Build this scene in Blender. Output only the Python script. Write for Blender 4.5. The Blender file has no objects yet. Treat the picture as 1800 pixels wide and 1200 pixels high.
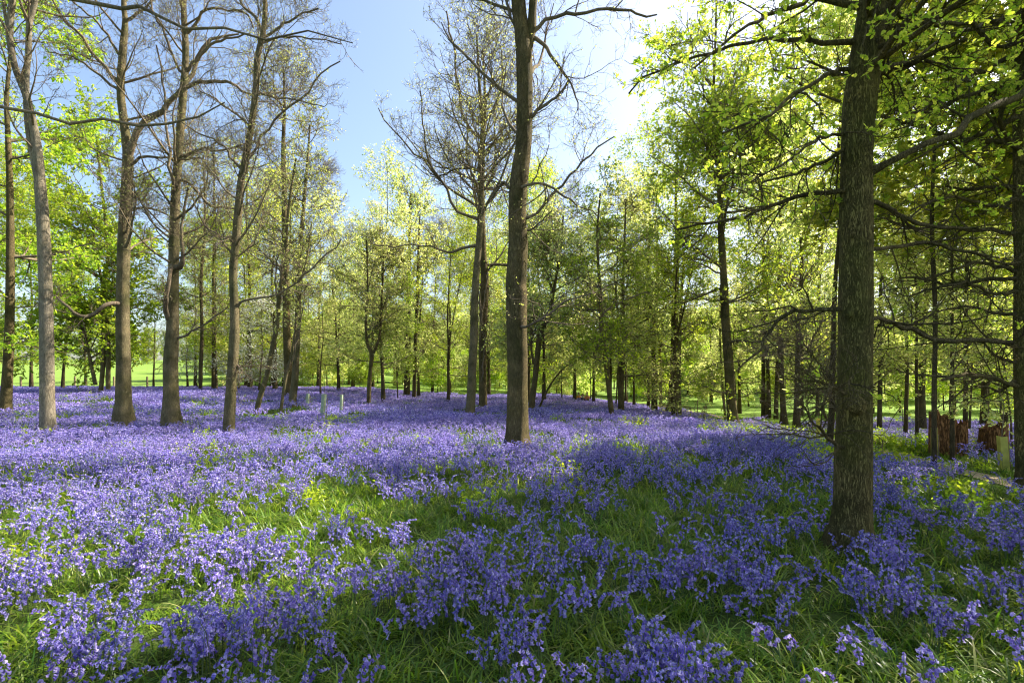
import bpy, math, random
import numpy as np
from mathutils import Vector, noise

random.seed(7)
RNG = np.random.default_rng(11)
SC = bpy.context.scene
COL = SC.collection

# ------------------------------------------------------------------ camera, sky, sun, exposure
F, HOR, CX, EYE = 900.0, 665.0, 900.0, 1.6      # photograph: 1800 px wide, focal length and horizon in its pixels
cam_d = bpy.data.cameras.new("camera")
cam = bpy.data.objects.new("camera", cam_d); COL.objects.link(cam)
cam.location = (0, 0, EYE); cam.rotation_euler = (math.radians(90), 0, 0)
cam_d.sensor_width = 36; cam_d.sensor_fit = 'HORIZONTAL'; cam_d.lens = 18
cam_d.shift_y = (HOR - 600) / 1800
cam_d.clip_start = 0.05; cam_d.clip_end = 2000
SC.camera = cam

SUN_AZ, SUN_EL = math.radians(64), math.radians(44)
SDIR = Vector((math.sin(SUN_AZ) * math.cos(SUN_EL), math.cos(SUN_AZ) * math.cos(SUN_EL), math.sin(SUN_EL)))
w = bpy.data.worlds.new("World"); SC.world = w; w.use_nodes = True
nt = w.node_tree
sky = nt.nodes.new('ShaderNodeTexSky'); sky.sky_type = 'NISHITA'; sky.sun_disc = False
sky.sun_elevation = SUN_EL; sky.sun_rotation = SUN_AZ
sky.air_density = 1.0; sky.dust_density = 2.5; sky.ozone_density = 1.2
nt.nodes['Background'].inputs['Strength'].default_value = 0.115
nt.links.new(sky.outputs[0], nt.nodes['Background'].inputs['Color'])
sd = bpy.data.lights.new("sun", 'SUN'); sd.energy = 5.0; sd.angle = math.radians(0.5); sd.color = (1.0, 0.93, 0.82)
so = bpy.data.objects.new("sun", sd); COL.objects.link(so)
so.rotation_euler = SDIR.to_track_quat('Z', 'Y').to_euler(); so.location = (20, 10, 30)
SC.view_settings.view_transform = 'Standard'; SC.view_settings.look = 'None'
SC.view_settings.gamma = 1; SC.view_settings.exposure = 1.5
SC.cycles.max_bounces = 10; SC.cycles.diffuse_bounces = 7; SC.cycles.transmission_bounces = 8
SC.cycles.use_denoising = True; SC.cycles.filter_width = 1.2
SC.cycles.sample_clamp_indirect = 6

# ------------------------------------------------------------------ helpers
def sm(t):
    t = np.clip(t, 0, 1); return t * t * (3 - 2 * t)

def H(x, y):
    """height of the ground"""
    x = np.asarray(x, float); y = np.asarray(y, float)
    z = 0.60 * sm((-x - 3) / 14) * sm((y - 10) / 25)
    z = z - 0.95 * sm((x - 1.5) / 12) * sm((y - 11) / 12)
    far = np.clip(y - 46, 0, 150)
    slope = 0.018 + 0.036 * sm((-x - 8) / 30) + 0.030 * sm((x - 22) / 20)
    z = z + far * slope
    z = z + 0.045 * np.sin(x * 0.8 + 1.3 * np.sin(y * 0.37)) * np.sin(y * 0.6 + 0.8) * sm((y - 1) / 6)
    return z

def h1(x, y): return float(H(x, y))
def P(px, py, D, dy=0.0):
    """photograph pixel at depth D -> point in the wood"""
    D = D + dy
    return np.array([(px - CX) / F * D, D, EYE + (HOR - py) / F * D])
def depth_of(px, py, cover=0.25):
    D = 2.0
    while D < 140:
        z = EYE - (py - HOR) / F * D
        if z <= h1((px - CX) / F * D, D) + cover: return D
        D += 0.05
    return D
def link(o): COL.objects.link(o); return o
def tag(o, label=None, cat=None, group=None, kind=None):
    if label: o['label'] = label
    if cat: o['category'] = cat
    if group: o['group'] = group
    if kind: o['kind'] = kind
    return o
def empty(name, loc, rz=0.0):
    o = bpy.data.objects.new(name, None); link(o); o.location = loc; o.rotation_euler = (0, 0, rz)
    o.empty_display_size = 0.3
    return o

class Geo:
    def __init__(s): s.V = []; s.Q = []; s.T = []; s.n = 0; s.qm = []; s.tm = []
    def add(s, V, Q=None, T=None, m=0):
        V = np.asarray(V, np.float32).reshape(-1, 3)
        if Q is not None and len(Q):
            Q = np.asarray(Q, np.int32).reshape(-1, 4) + s.n; s.Q.append(Q); s.qm.append(np.full(len(Q), m, np.int32))
        if T is not None and len(T):
            T = np.asarray(T, np.int32).reshape(-1, 3) + s.n; s.T.append(T); s.tm.append(np.full(len(T), m, np.int32))
        s.V.append(V); s.n += len(V)
    def mesh(s, name, mats, smooth=True, origin=(0, 0, 0)):
        me = bpy.data.meshes.new(name)
        V = np.concatenate(s.V) - np.asarray(origin, np.float32) if s.V else np.zeros((0, 3), np.float32)
        Q = np.concatenate(s.Q) if s.Q else np.zeros((0, 4), np.int32)
        T = np.concatenate(s.T) if s.T else np.zeros((0, 3), np.int32)
        me.vertices.add(len(V)); me.vertices.foreach_set('co', V.astype(np.float32).ravel())
        nl = Q.size + T.size
        me.loops.add(nl); me.loops.foreach_set('vertex_index', np.concatenate([Q.ravel(), T.ravel()]).astype(np.int32))
        me.polygons.add(len(Q) + len(T))
        st = np.concatenate([np.arange(len(Q)) * 4, Q.size + np.arange(len(T)) * 3]).astype(np.int32)
        me.polygons.foreach_set('loop_start', st)
        me.polygons.foreach_set('material_index', np.concatenate([*s.qm, *s.tm]).astype(np.int32) if (s.qm or s.tm) else np.zeros(0, np.int32))
        me.polygons.foreach_set('use_smooth', np.full(len(Q) + len(T), smooth, bool))
        for m in (mats if isinstance(mats, (list, tuple)) else [mats]): me.materials.append(m)
        me.update(calc_edges=True)
        return me
    def build(s, name, mats, parent=None, smooth=True, origin=(0, 0, 0)):
        o = bpy.data.objects.new(name, s.mesh(name, mats, smooth, origin)); link(o)
        if parent is not None: o.parent = parent
        return o

def tubes(PP, RR, sides, cap=False):
    """PP (M,K,3), RR (M,K) -> tube surfaces"""
    PP = np.asarray(PP, float); RR = np.asarray(RR, float)
    M, K, _ = PP.shape
    T = np.gradient(PP, axis=1); T /= np.linalg.norm(T, axis=2, keepdims=True) + 1e-9
    mean = np.abs(PP[:, -1] - PP[:, 0]); ax = np.argmin(mean, axis=1)
    ref = np.eye(3)[ax][:, None, :].repeat(K, 1)
    U = np.cross(T, ref); U /= np.linalg.norm(U, axis=2, keepdims=True) + 1e-9
    W = np.cross(T, U)
    a = np.arange(sides) / sides * 2 * np.pi
    V = PP[:, :, None, :] + RR[:, :, None, None] * (np.cos(a)[None, None, :, None] * U[:, :, None, :] + np.sin(a)[None, None, :, None] * W[:, :, None, :])
    idx = np.arange(M * K * sides).reshape(M, K, sides)
    nx = np.roll(idx, -1, axis=2)
    Q = np.stack([idx[:, :-1], nx[:, :-1], nx[:, 1:], idx[:, 1:]], axis=-1).reshape(-1, 4)
    return V.reshape(-1, 3), Q

def resample(pts, K):
    """Catmull-Rom through rows of pts (any columns) at K even steps"""
    p = np.asarray(pts, float)
    if len(p) == 2: return p[0] + (p[1] - p[0]) * np.linspace(0, 1, K)[:, None]
    d = np.r_[0, np.cumsum(np.linalg.norm(np.diff(p[:, :3], axis=0), axis=1) + 1e-6)]
    q = np.vstack([2 * p[0] - p[1], p, 2 * p[-1] - p[-2]])
    out = []
    for t in np.linspace(0, d[-1], K):
        i = min(np.searchsorted(d, t, 'right') - 1, len(p) - 2); u = (t - d[i]) / (d[i + 1] - d[i])
        a, b, c, e = q[i], q[i + 1], q[i + 2], q[i + 3]
        out.append(0.5 * (2 * b + (c - a) * u + (2 * a - 5 * b + 4 * c - e) * u * u + (3 * b - 3 * c + e - a) * u ** 3))
    return np.array(out)

def grow(rng, PP, RR, n, t0, t1, L, ang, up=0.0, wig=0.15, K=7, rat=0.55, rmin=0.004, rmax=9, flat=1.0, lfall=0.5, side=None):
    M, KK, _ = PP.shape
    idx = np.repeat(np.arange(M), n); N = len(idx)
    t = rng.uniform(t0, t1, N)
    f = t * (KK - 1); i = np.clip(f.astype(int), 0, KK - 2); u = (f - i)[:, None]
    A, B = PP[idx, i], PP[idx, i + 1]
    pos = A + (B - A) * u
    r = RR[idx, i] * (1 - u[:, 0]) + RR[idx, i + 1] * u[:, 0]
    T = B - A; T /= np.linalg.norm(T, axis=1, keepdims=True) + 1e-9
    v = rng.normal(size=(N, 3)); v[:, 2] *= flat
    if side is not None: v += np.asarray(side)
    pr = v - (v * T).sum(1, keepdims=True) * T; pr /= np.linalg.norm(pr, axis=1, keepdims=True) + 1e-9
    a = rng.normal(ang, 0.18, N)[:, None]
    d = np.cos(a) * T + np.sin(a) * pr
    uu = (t - t0) / max(t1 - t0, 1e-6)
    if lfall == 'round':
        ln = L * rng.uniform(0.5, 1.15, N) * (0.45 + 0.62 * np.sin(np.pi * np.clip(uu * 0.8 + 0.12, 0, 1))) * (1 - 0.35 * uu)
        a = a * (1.12 - 0.5 * uu[:, None]); d = np.cos(a) * T + np.sin(a) * pr
    else: ln = L * rng.uniform(0.5, 1.15, N) * (1 - lfall * uu)
    out = np.zeros((N, K, 3)); out[:, 0] = pos
    for k in range(1, K):
        nz = rng.normal(0, wig, (N, 3)); nz[:, 2] *= 0.5 + 0.5 * flat
        d = d + nz; d[:, 2] += up / K * 2
        d /= np.linalg.norm(d, axis=1, keepdims=True)
        out[:, k] = out[:, k - 1] + d * (ln / (K - 1))[:, None]
    r0 = np.clip(np.minimum(r * rat, ln * 0.015), rmin, rmax)
    R = r0[:, None] * (1 - np.linspace(0, 1, K)[None, :] * 0.75)
    return out, np.maximum(R, rmin * 0.6)

# leaf outlines: rows (x, half width), folded a little along the midrib
LEAF_SIMPLE = [(0, 0.02), (0.45, 0.30), (1.0, 0.02)]
LEAF_LOBED = [(0, 0.03), (0.28, 0.17), (0.42, 0.12), (0.62, 0.30), (0.76, 0.22), (1.0, 0.10)]
LEAF_TINY = [(0, 0.05), (1.0, 0.22)]
def leaves(geo, rng, pos, dirs, size, outline=LEAF_SIMPLE, flatness=0.7, spread=0.8, sagz=-0.15, smin=0.6, smax=1.3, m=0):
    N = len(pos)
    a = dirs + rng.normal(0, spread, (N, 3)); a[:, 2] = a[:, 2] * (1 - 0.5 * flatness) + sagz
    a /= np.linalg.norm(a, axis=1, keepdims=True) + 1e-9
    n = rng.normal(0, 1 - 0.6 * flatness, (N, 3)); n[:, 2] += flatness * 1.2
    b = np.cross(n, a); b /= np.linalg.norm(b, axis=1, keepdims=True) + 1e-9
    n = np.cross(a, b)
    s = (size * rng.uniform(smin, smax, N))[:, None, None]
    rows = np.array(outline)
    R = len(rows)
    X = np.repeat(rows[:, 0], 2); Y = np.stack([-rows[:, 1], rows[:, 1]], 1).ravel()
    curl = -0.22 * X * X
    V = pos[:, None, :] + s * (a[:, None, :] * X[None, :, None] + b[:, None, :] * Y[None, :, None] + n[:, None, :] * curl[None, :, None])
    base = np.arange(N)[:, None] * (2 * R)
    k = np.arange(R - 1) * 2
    q = np.stack([k, k + 1, k + 3, k + 2], 1)
    Q = (base[:, :, None] + q[None]).reshape(-1, 4)
    geo.add(V.reshape(-1, 3), Q, m=m)

def along(rng, PP, m, t0=0.15, t1=1.0, jitter=0.03):
    M, K, _ = PP.shape
    idx = np.repeat(np.arange(M), m); t = rng.uniform(t0, t1, len(idx)) * (K - 1)
    i = np.clip(t.astype(int), 0, K - 2); u = (t - i)[:, None]
    A, B = PP[idx, i], PP[idx, i + 1]
    d = (B - A); d /= np.linalg.norm(d, axis=1, keepdims=True) + 1e-9
    return A + (B - A) * u + rng.normal(0, jitter, (len(idx), 3)), d

# ------------------------------------------------------------------ materials
def newmat(name):
    m = bpy.data.materials.new(name); m.use_nodes = True; m.node_tree.nodes.clear()
    return m, m.node_tree.nodes, m.node_tree.links
def ramp(N, stops):
    r = N.new('ShaderNodeValToRGB'); e = r.color_ramp.elements
    e[0].position, e[0].color = stops[0][0], (*stops[0][1], 1)
    e[1].position, e[1].color = stops[-1][0], (*stops[-1][1], 1)
    for p, c in stops[1:-1]:
        q = e.new(p); q.color = (*c, 1)
    return r
def leafmat(name, stops, trans=0.5, tcol=(1.0, 1.0, 0.7), tboost=1.3, rough=0.5, spec=0.3, objvar=0.25):
    m, N, L = newmat(name)
    out = N.new('ShaderNodeOutputMaterial'); mix = N.new('ShaderNodeMixShader')
    pb = N.new('ShaderNodeBsdfPrincipled'); tr = N.new('ShaderNodeBsdfTranslucent')
    g = N.new('ShaderNodeNewGeometry'); oi = N.new('ShaderNodeObjectInfo')
    rp = ramp(N, stops); L.new(g.outputs['Random Per Island'], rp.inputs[0])
    hsv = N.new('ShaderNodeHueSaturation')
    mr = N.new('ShaderNodeMapRange'); mr.inputs['To Min'].default_value = 1 - objvar; mr.inputs['To Max'].default_value = 1 + objvar
    L.new(oi.outputs['Random'], mr.inputs['Value']); L.new(mr.outputs[0], hsv.inputs['Value'])
    mh = N.new('ShaderNodeMapRange'); mh.inputs['To Min'].default_value = 0.5 - 0.06 * objvar; mh.inputs['To Max'].default_value = 0.5 + 0.06 * objvar
    fr = N.new('ShaderNodeMath'); fr.operation = 'FRACT'; mu = N.new('ShaderNodeMath'); mu.operation = 'MULTIPLY'; mu.inputs[1].default_value = 7.13
    L.new(oi.outputs['Random'], mu.inputs[0]); L.new(mu.outputs[0], fr.inputs[0]); L.new(fr.outputs[0], mh.inputs['Value']); L.new(mh.outputs[0], hsv.inputs['Hue'])
    L.new(rp.outputs[0], hsv.inputs['Color'])
    tm = N.new('ShaderNodeMix'); tm.data_type = 'RGBA'; tm.blend_type = 'MULTIPLY'; tm.inputs['Factor'].default_value = 1
    L.new(hsv.outputs[0], tm.inputs[6]); tm.inputs[7].default_value = (*[c * tboost for c in tcol], 1)
    L.new(tm.outputs[2], tr.inputs['Color'])
    L.new(hsv.outputs[0], pb.inputs['Base Color']); pb.inputs['Roughness'].default_value = rough
    pb.inputs['Specular IOR Level'].default_value = spec
    mix.inputs[0].default_value = trans
    L.new(pb.outputs[0], mix.inputs[1]); L.new(tr.outputs[0], mix.inputs[2]); L.new(mix.outputs[0], out.inputs[0])
    return m
def barkmat(name, dark, light, moss=(0.07, 0.085, 0.02), mossamt=0.5, sc=1.0, bump=0.6):
    m, N, L = newmat(name)
    out = N.new('ShaderNodeOutputMaterial'); pb = N.new('ShaderNodeBsdfPrincipled')
    tc = N.new('ShaderNodeTexCoord'); mp = N.new('ShaderNodeMapping'); mp.inputs['Scale'].default_value = (1, 1, 0.16)
    L.new(tc.outputs['Object'], mp.inputs[0])
    n1 = N.new('ShaderNodeTexNoise'); n1.inputs['Scale'].default_value = 40 * sc; n1.inputs['Detail'].default_value = 6; n1.inputs['Roughness'].default_value = 0.65; n1.inputs['Distortion'].default_value = 0.6
    v = N.new('ShaderNodeTexVoronoi'); v.feature = 'DISTANCE_TO_EDGE'; v.inputs['Scale'].default_value = 46 * sc
    L.new(mp.outputs[0], n1.inputs[0])
    ad = N.new('ShaderNodeMix'); ad.data_type = 'RGBA'; ad.inputs['Factor'].default_value = 0.12
    L.new(mp.outputs[0], ad.inputs[6]); L.new(n1.outputs['Color'], ad.inputs[7]); L.new(ad.outputs[2], v.inputs[0])
    mr = N.new('ShaderNodeMapRange'); mr.inputs['From Max'].default_value = 0.16; L.new(v.outputs[0], mr.inputs[0])
    mul = N.new('ShaderNodeMath'); mul.operation = 'MULTIPLY_ADD'; mul.inputs[1].default_value = 0.55; mul.inputs[2].default_value = 0.0
    L.new(mr.outputs[0], mul.inputs[0])
    add = N.new('ShaderNodeMath'); add.operation = 'MULTIPLY_ADD'; add.inputs[1].default_value = 0.7; L.new(n1.outputs[0], add.inputs[0]); L.new(mul.outputs[0], add.inputs[2])
    rp = ramp(N, [(0.25, dark), (0.55, tuple((a + b) / 2 for a, b in zip(dark, light))), (0.95, light)]); L.new(add.outputs[0], rp.inputs[0])
    n2 = N.new('ShaderNodeTexNoise'); n2.inputs['Scale'].default_value = 2.2; n2.inputs['Detail'].default_value = 5
    L.new(tc.outputs['Object'], n2.inputs[0])
    r2 = ramp(N, [(0.40, (0, 0, 0)), (0.66, (mossamt,) * 3)]); L.new(n2.outputs[0], r2.inputs[0])
    mx = N.new('ShaderNodeMix'); mx.data_type = 'RGBA'; L.new(r2.outputs[0], mx.inputs['Factor']); L.new(rp.outputs[0], mx.inputs[6]); mx.inputs[7].default_value = (*moss, 1)
    L.new(mx.outputs[2], pb.inputs['Base Color']); pb.inputs['Roughness'].default_value = 0.92; pb.inputs['Specular IOR Level'].default_value = 0.15
    n3 = N.new('ShaderNodeTexNoise'); n3.inputs['Scale'].default_value = 0.9; n3.inputs['Detail'].default_value = 7; n3.inputs['Roughness'].default_value = 0.7
    m3 = N.new('ShaderNodeMapping'); m3.inputs['Location'].default_value = (7, 3, 1); L.new(tc.outputs['Object'], m3.inputs[0]); L.new(m3.outputs[0], n3.inputs[0])
    r3 = ramp(N, [(0.32, (0.45, 0.42, 0.38)), (0.5, (0.95, 0.95, 0.9)), (0.68, (1.35, 1.25, 1.05))]); L.new(n3.outputs[0], r3.inputs[0])
    x3 = N.new('ShaderNodeMix'); x3.data_type = 'RGBA'; x3.blend_type = 'MULTIPLY'; x3.inputs['Factor'].default_value = 1; L.new(mx.outputs[2], x3.inputs[6]); L.new(r3.outputs[0], x3.inputs[7]); L.new(x3.outputs[2], pb.inputs['Base Color'])
    bp = N.new('ShaderNodeBump'); bp.inputs['Strength'].default_value = bump; bp.inputs['Distance'].default_value = 0.04
    L.new(add.outputs[0], bp.inputs['Height']); L.new(bp.outputs[0], pb.inputs['Normal'])
    L.new(pb.outputs[0], out.inputs[0])
    return m
def plain(name, c, rough=0.8, var=0.25, sc=12, bump=0.0, trans=0):
    m, N, L = newmat(name)
    out = N.new('ShaderNodeOutputMaterial'); pb = N.new('ShaderNodeBsdfPrincipled')
    tc = N.new('ShaderNodeTexCoord'); n = N.new('ShaderNodeTexNoise'); n.inputs['Scale'].default_value = sc; n.inputs['Detail'].default_value = 6
    L.new(tc.outputs['Object'], n.inputs[0])
    rp = ramp(N, [(0.3, tuple(x * (1 - var) for x in c)), (0.7, tuple(min(1, x * (1 + var)) for x in c))]); L.new(n.outputs[0], rp.inputs[0])
    L.new(rp.outputs[0], pb.inputs['Base Color']); pb.inputs['Roughness'].default_value = rough
    if bump:
        bp = N.new('ShaderNodeBump'); bp.inputs['Strength'].default_value = bump; bp.inputs['Distance'].default_value = 0.02
        L.new(n.outputs[0], bp.inputs['Height']); L.new(bp.outputs[0], pb.inputs['Normal'])
    if trans:
        tr = N.new('ShaderNodeBsdfTranslucent'); L.new(rp.outputs[0], tr.inputs[0]); mx = N.new('ShaderNodeMixShader'); mx.inputs[0].default_value = trans
        L.new(pb.outputs[0], mx.inputs[1]); L.new(tr.outputs[0], mx.inputs[2]); L.new(mx.outputs[0], out.inputs[0])
    else: L.new(pb.outputs[0], out.inputs[0])
    return m
def groundmat(name, stops, sc=1.4, fine=30, bump=0.5):
    m, N, L = newmat(name)
    out = N.new('ShaderNodeOutputMaterial'); pb = N.new('ShaderNodeBsdfPrincipled')
    tc = N.new('ShaderNodeTexCoord'); n = N.new('ShaderNodeTexNoise'); n.inputs['Scale'].default_value = sc; n.inputs['Detail'].default_value = 8; n.inputs['Roughness'].default_value = 0.7
    n2 = N.new('ShaderNodeTexNoise'); n2.inputs['Scale'].default_value = fine; n2.inputs['Detail'].default_value = 4
    L.new(tc.outputs['Object'], n.inputs[0]); L.new(tc.outputs['Object'], n2.inputs[0])
    mx = N.new('ShaderNodeMath'); mx.operation = 'MULTIPLY_ADD'; mx.inputs[1].default_value = 0.5
    h = N.new('ShaderNodeMath'); h.operation = 'MULTIPLY'; h.inputs[1].default_value = 0.5
    L.new(n.outputs[0], mx.inputs[0]); L.new(n2.outputs[0], h.inputs[0]); L.new(h.outputs[0], mx.inputs[2])
    rp = ramp(N, stops); L.new(mx.outputs[0], rp.inputs[0]); L.new(rp.outputs[0], pb.inputs['Base Color'])
    pb.inputs['Roughness'].default_value = 0.95; pb.inputs['Specular IOR Level'].default_value = 0.1
    bp = N.new('ShaderNodeBump'); bp.inputs['Strength'].default_value = bump; bp.inputs['Distance'].default_value = 0.05
    L.new(n2.outputs[0], bp.inputs['Height']); L.new(bp.outputs[0], pb.inputs['Normal']); L.new(pb.outputs[0], out.inputs[0])
    return m

M = {}
M['bark'] = barkmat('oak_bark', (0.03, 0.022, 0.009), (0.28, 0.215, 0.105), moss=(0.065, 0.07, 0.016), mossamt=0.6, bump=0.9)
M['bark_moss'] = barkmat('mossy_oak_bark', (0.028, 0.021, 0.006), (0.28, 0.22, 0.08), moss=(0.12, 0.13, 0.022), mossamt=0.7, bump=1.0)
M['bark_grey'] = barkmat('smooth_grey_bark', (0.09, 0.075, 0.055), (0.33, 0.28, 0.21), mossamt=0.25, sc=0.7, bump=0.5)
M['bark_tan'] = barkmat('tan_bark', (0.07, 0.055, 0.028), (0.33, 0.27, 0.155), mossamt=0.6, sc=1.0, bump=0.8)
M['bark_far'] = barkmat('brown_bark', (0.03, 0.022, 0.012), (0.13, 0.095, 0.055), sc=0.8, mossamt=0.35)
M['twig'] = barkmat('twig_bark', (0.07, 0.05, 0.035), (0.24, 0.19, 0.135), mossamt=0.2, sc=0.6, bump=0.2)
M['leaf_oak'] = leafmat('oak_leaf', [(0, (0.22, 0.34, 0.03)), (0.5, (0.43, 0.50, 0.05)), (1, (0.66, 0.64, 0.11))], 0.68)
M['leaf_lime'] = leafmat('lime_leaf', [(0, (0.19, 0.32, 0.02)), (0.5, (0.36, 0.48, 0.03)), (1, (0.54, 0.60, 0.06))], 0.62)
M['leaf_mid'] = leafmat('beech_leaf', [(0, (0.30, 0.40, 0.09)), (0.5, (0.52, 0.57, 0.19)), (1, (0.72, 0.70, 0.38))], 0.65)
M['leaf_pale'] = leafmat('pale_leaf', [(0, (0.26, 0.32, 0.07)), (0.5, (0.42, 0.46, 0.14)), (1, (0.60, 0.58, 0.28))], 0.55)
M['leaf_dark'] = leafmat('dark_leaf', [(0, (0.15, 0.26, 0.03)), (0.5, (0.27, 0.38, 0.05)), (1, (0.42, 0.50, 0.09))], 0.6)
M['blossom'] = leafmat('blossom', [(0, (0.35, 0.42, 0.12)), (0.45, (0.80, 0.80, 0.66)), (1, (0.88, 0.87, 0.80))], 0.4, tcol=(1, 1, 1), tboost=1.0, objvar=0.05)
M['grass'] = leafmat('bluebell_leaf', [(0, (0.05, 0.12, 0.01)), (0.5, (0.15, 0.26, 0.018)), (0.9, (0.30, 0.40, 0.03)), (1, (0.46, 0.40, 0.18))], 0.55, rough=0.35, spec=0.5, objvar=0.3)
M['lawn'] = leafmat('grass_blade', [(0, (0.12, 0.24, 0.02)), (1, (0.26, 0.36, 0.03))], 0.4, objvar=0.15)
M['stem'] = leafmat('bluebell_stem', [(0, (0.06, 0.10, 0.03)), (1, (0.12, 0.16, 0.06))], 0.2)
M['bell'] = leafmat('bluebell_flower', [(0, (0.13, 0.095, 0.42)), (0.4, (0.27, 0.22, 0.60)), (0.8, (0.44, 0.38, 0.72)), (1, (0.66, 0.60, 0.84))], 0.4, tcol=(1, 0.95, 1.0), tboost=1.1, rough=0.5, objvar=0.2)
M['floor'] = groundmat('woodland_floor', [(0.30, (0.035, 0.028, 0.014)), (0.48, (0.05, 0.075, 0.015)), (0.7, (0.09, 0.15, 0.02))])
M['meadow'] = groundmat('meadow_grass', [(0.3, (0.12, 0.20, 0.03)), (0.5, (0.16, 0.25, 0.04)), (0.7, (0.21, 0.29, 0.06))], sc=0.15, fine=3)
M['path'] = groundmat('trodden_earth', [(0.3, (0.20, 0.14, 0.08)), (0.5, (0.44, 0.33, 0.22)), (0.7, (0.55, 0.43, 0.30))], sc=3)
M['wood'] = plain('weathered_wood', (0.22, 0.16, 0.09), var=0.4, sc=20, bump=0.5)
M['wire'] = plain('wire', (0.2, 0.19, 0.17), rough=0.5)
M['tube'] = plain('tree_guard_plastic', (0.60, 0.55, 0.10), rough=0.5, var=0.2, sc=8, trans=0.3)
M['tube_pale'] = plain('pale_tree_guard_plastic', (0.42, 0.50, 0.32), rough=0.5, var=0.2, sc=8, trans=0.25)
M['rotwood'] = barkmat('red_rotten_wood', (0.06, 0.027, 0.01), (0.46, 0.22, 0.09), mossamt=0.15, moss=(0.10, 0.07, 0.02), sc=0.6, bump=1.0)

# ------------------------------------------------------------------ ground, meadow, path
def grid_axis(near, nstep, far, ratio):
    v = [0.0]; s = nstep
    while v[-1] < far:
        v.append(v[-1] + s)
        if v[-1] > near: s *= ratio
    return v
ax = grid_axis(30, 0.6, 900, 1.12); xs = np.array(sorted([-a for a in ax[1:]] + ax))
ay = grid_axis(60, 0.6, 900, 1.10); ys = np.array([-a for a in ax[1::3]][::-1] + ay)
XX, YY = np.meshgrid(xs, ys)
WOOD_EDGE = lambda x: 46.0 - 17 * sm((x - 9) / 9) + 1.5 * np.sin(x * 0.35)
V = np.stack([XX, YY, H(XX, YY)], -1).reshape(-1, 3)
ny, nx = XX.shape
I = np.arange(nx * ny).reshape(ny, nx)
Q = np.stack([I[:-1, :-1], I[:-1, 1:], I[1:, 1:], I[1:, :-1]], -1).reshape(-1, 4)
cx, cy = V[Q][:, :, 0].mean(1), V[Q][:, :, 1].mean(1)
g = Geo(); fl = cy < WOOD_EDGE(cx) + 0.5
g.add(V, Q[fl], m=0)
g.Q.append(Q[~fl].astype(np.int32)); g.qm.append(np.full((~fl).sum(), 1, np.int32))
tag(g.build('ground', [M['floor'], M['meadow']]), kind='structure')

PATH_PX = [(1085, 704), (1150, 712), (1215, 723), (1290, 737), (1400, 757), (1480, 774), (1560, 797), (1680, 826), (1800, 856), (2000, 905)]
pp = []
for a, b in PATH_PX:
    D = depth_of(a, b, 0.02); pp.append(((a - CX) / F * D, D))
PATH = resample(np.c_[np.array(pp), np.zeros(len(pp))], 90)[:, :2]
def path_dist(x, y):
    x = np.atleast_1d(x); y = np.atleast_1d(y); out = np.empty(len(x))
    for s in range(0, len(x), 4000):
        d = np.hypot(x[s:s + 4000, None] - PATH[None, :, 0], y[s:s + 4000, None] - PATH[None, :, 1]); out[s:s + 4000] = d.min(1)
    return out
tg = np.gradient(PATH, axis=0); tg /= np.linalg.norm(tg, axis=1, keepdims=True); nr = np.stack([-tg[:, 1], tg[:, 0]], 1)
rows = []
for j, o in enumerate(np.linspace(-0.3, 0.3, 6)):
    wob = o + (0.10 * np.sin(np.arange(90) * 0.9 + j) if j in (0, 5) else 0)
    q = PATH + nr * (wob[:, None] if np.ndim(wob) else wob); rows.append(np.c_[q, H(q[:, 0], q[:, 1]) + 0.02])
V = np.stack(rows, 1).reshape(-1, 3); I = np.arange(90 * 6).reshape(90, 6)
g = Geo(); g.add(V, np.stack([I[:-1, :-1], I[:-1, 1:], I[1:, 1:], I[1:, :-1]], -1).reshape(-1, 4))
tag(g.build('path', M['path']), kind='structure')

# ------------------------------------------------------------------ trees drawn after the photograph
def rough_tube(pts, sides, amp, seed=0.0, step=0.07, ridges=True):
    """a stem with bark ridges; pts rows (x,y,z,r)"""
    p = np.asarray(pts, float)
    L = np.linalg.norm(np.diff(p[:, :3], axis=0), axis=1).sum(); K = int(max(8, min(260, L / step)))
    q = resample(p, K); V, Qd = tubes(q[None, :, :3], q[None, :, 3], sides)
    if amp > 0:
        C = np.repeat(q[:, :3], sides, 0); out = V - C
        rr = np.linalg.norm(out, axis=1, keepdims=True) + 1e-6; out /= rr
        d = np.empty(len(V))
        for i, (v, c) in enumerate(zip(V, C)):
            a = noise.noise(Vector((v[0] * 14 + seed, v[1] * 14, v[2] * 1.8)))
            b = noise.noise(Vector((v[0] * 2.5, v[1] * 2.5 + seed, v[2] * 1.1)))
            d[i] = amp * (abs(a) * -1.4 + 0.35) + amp * 1.6 * b
        V = V + out * d[:, None]
    return V, Qd

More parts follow.
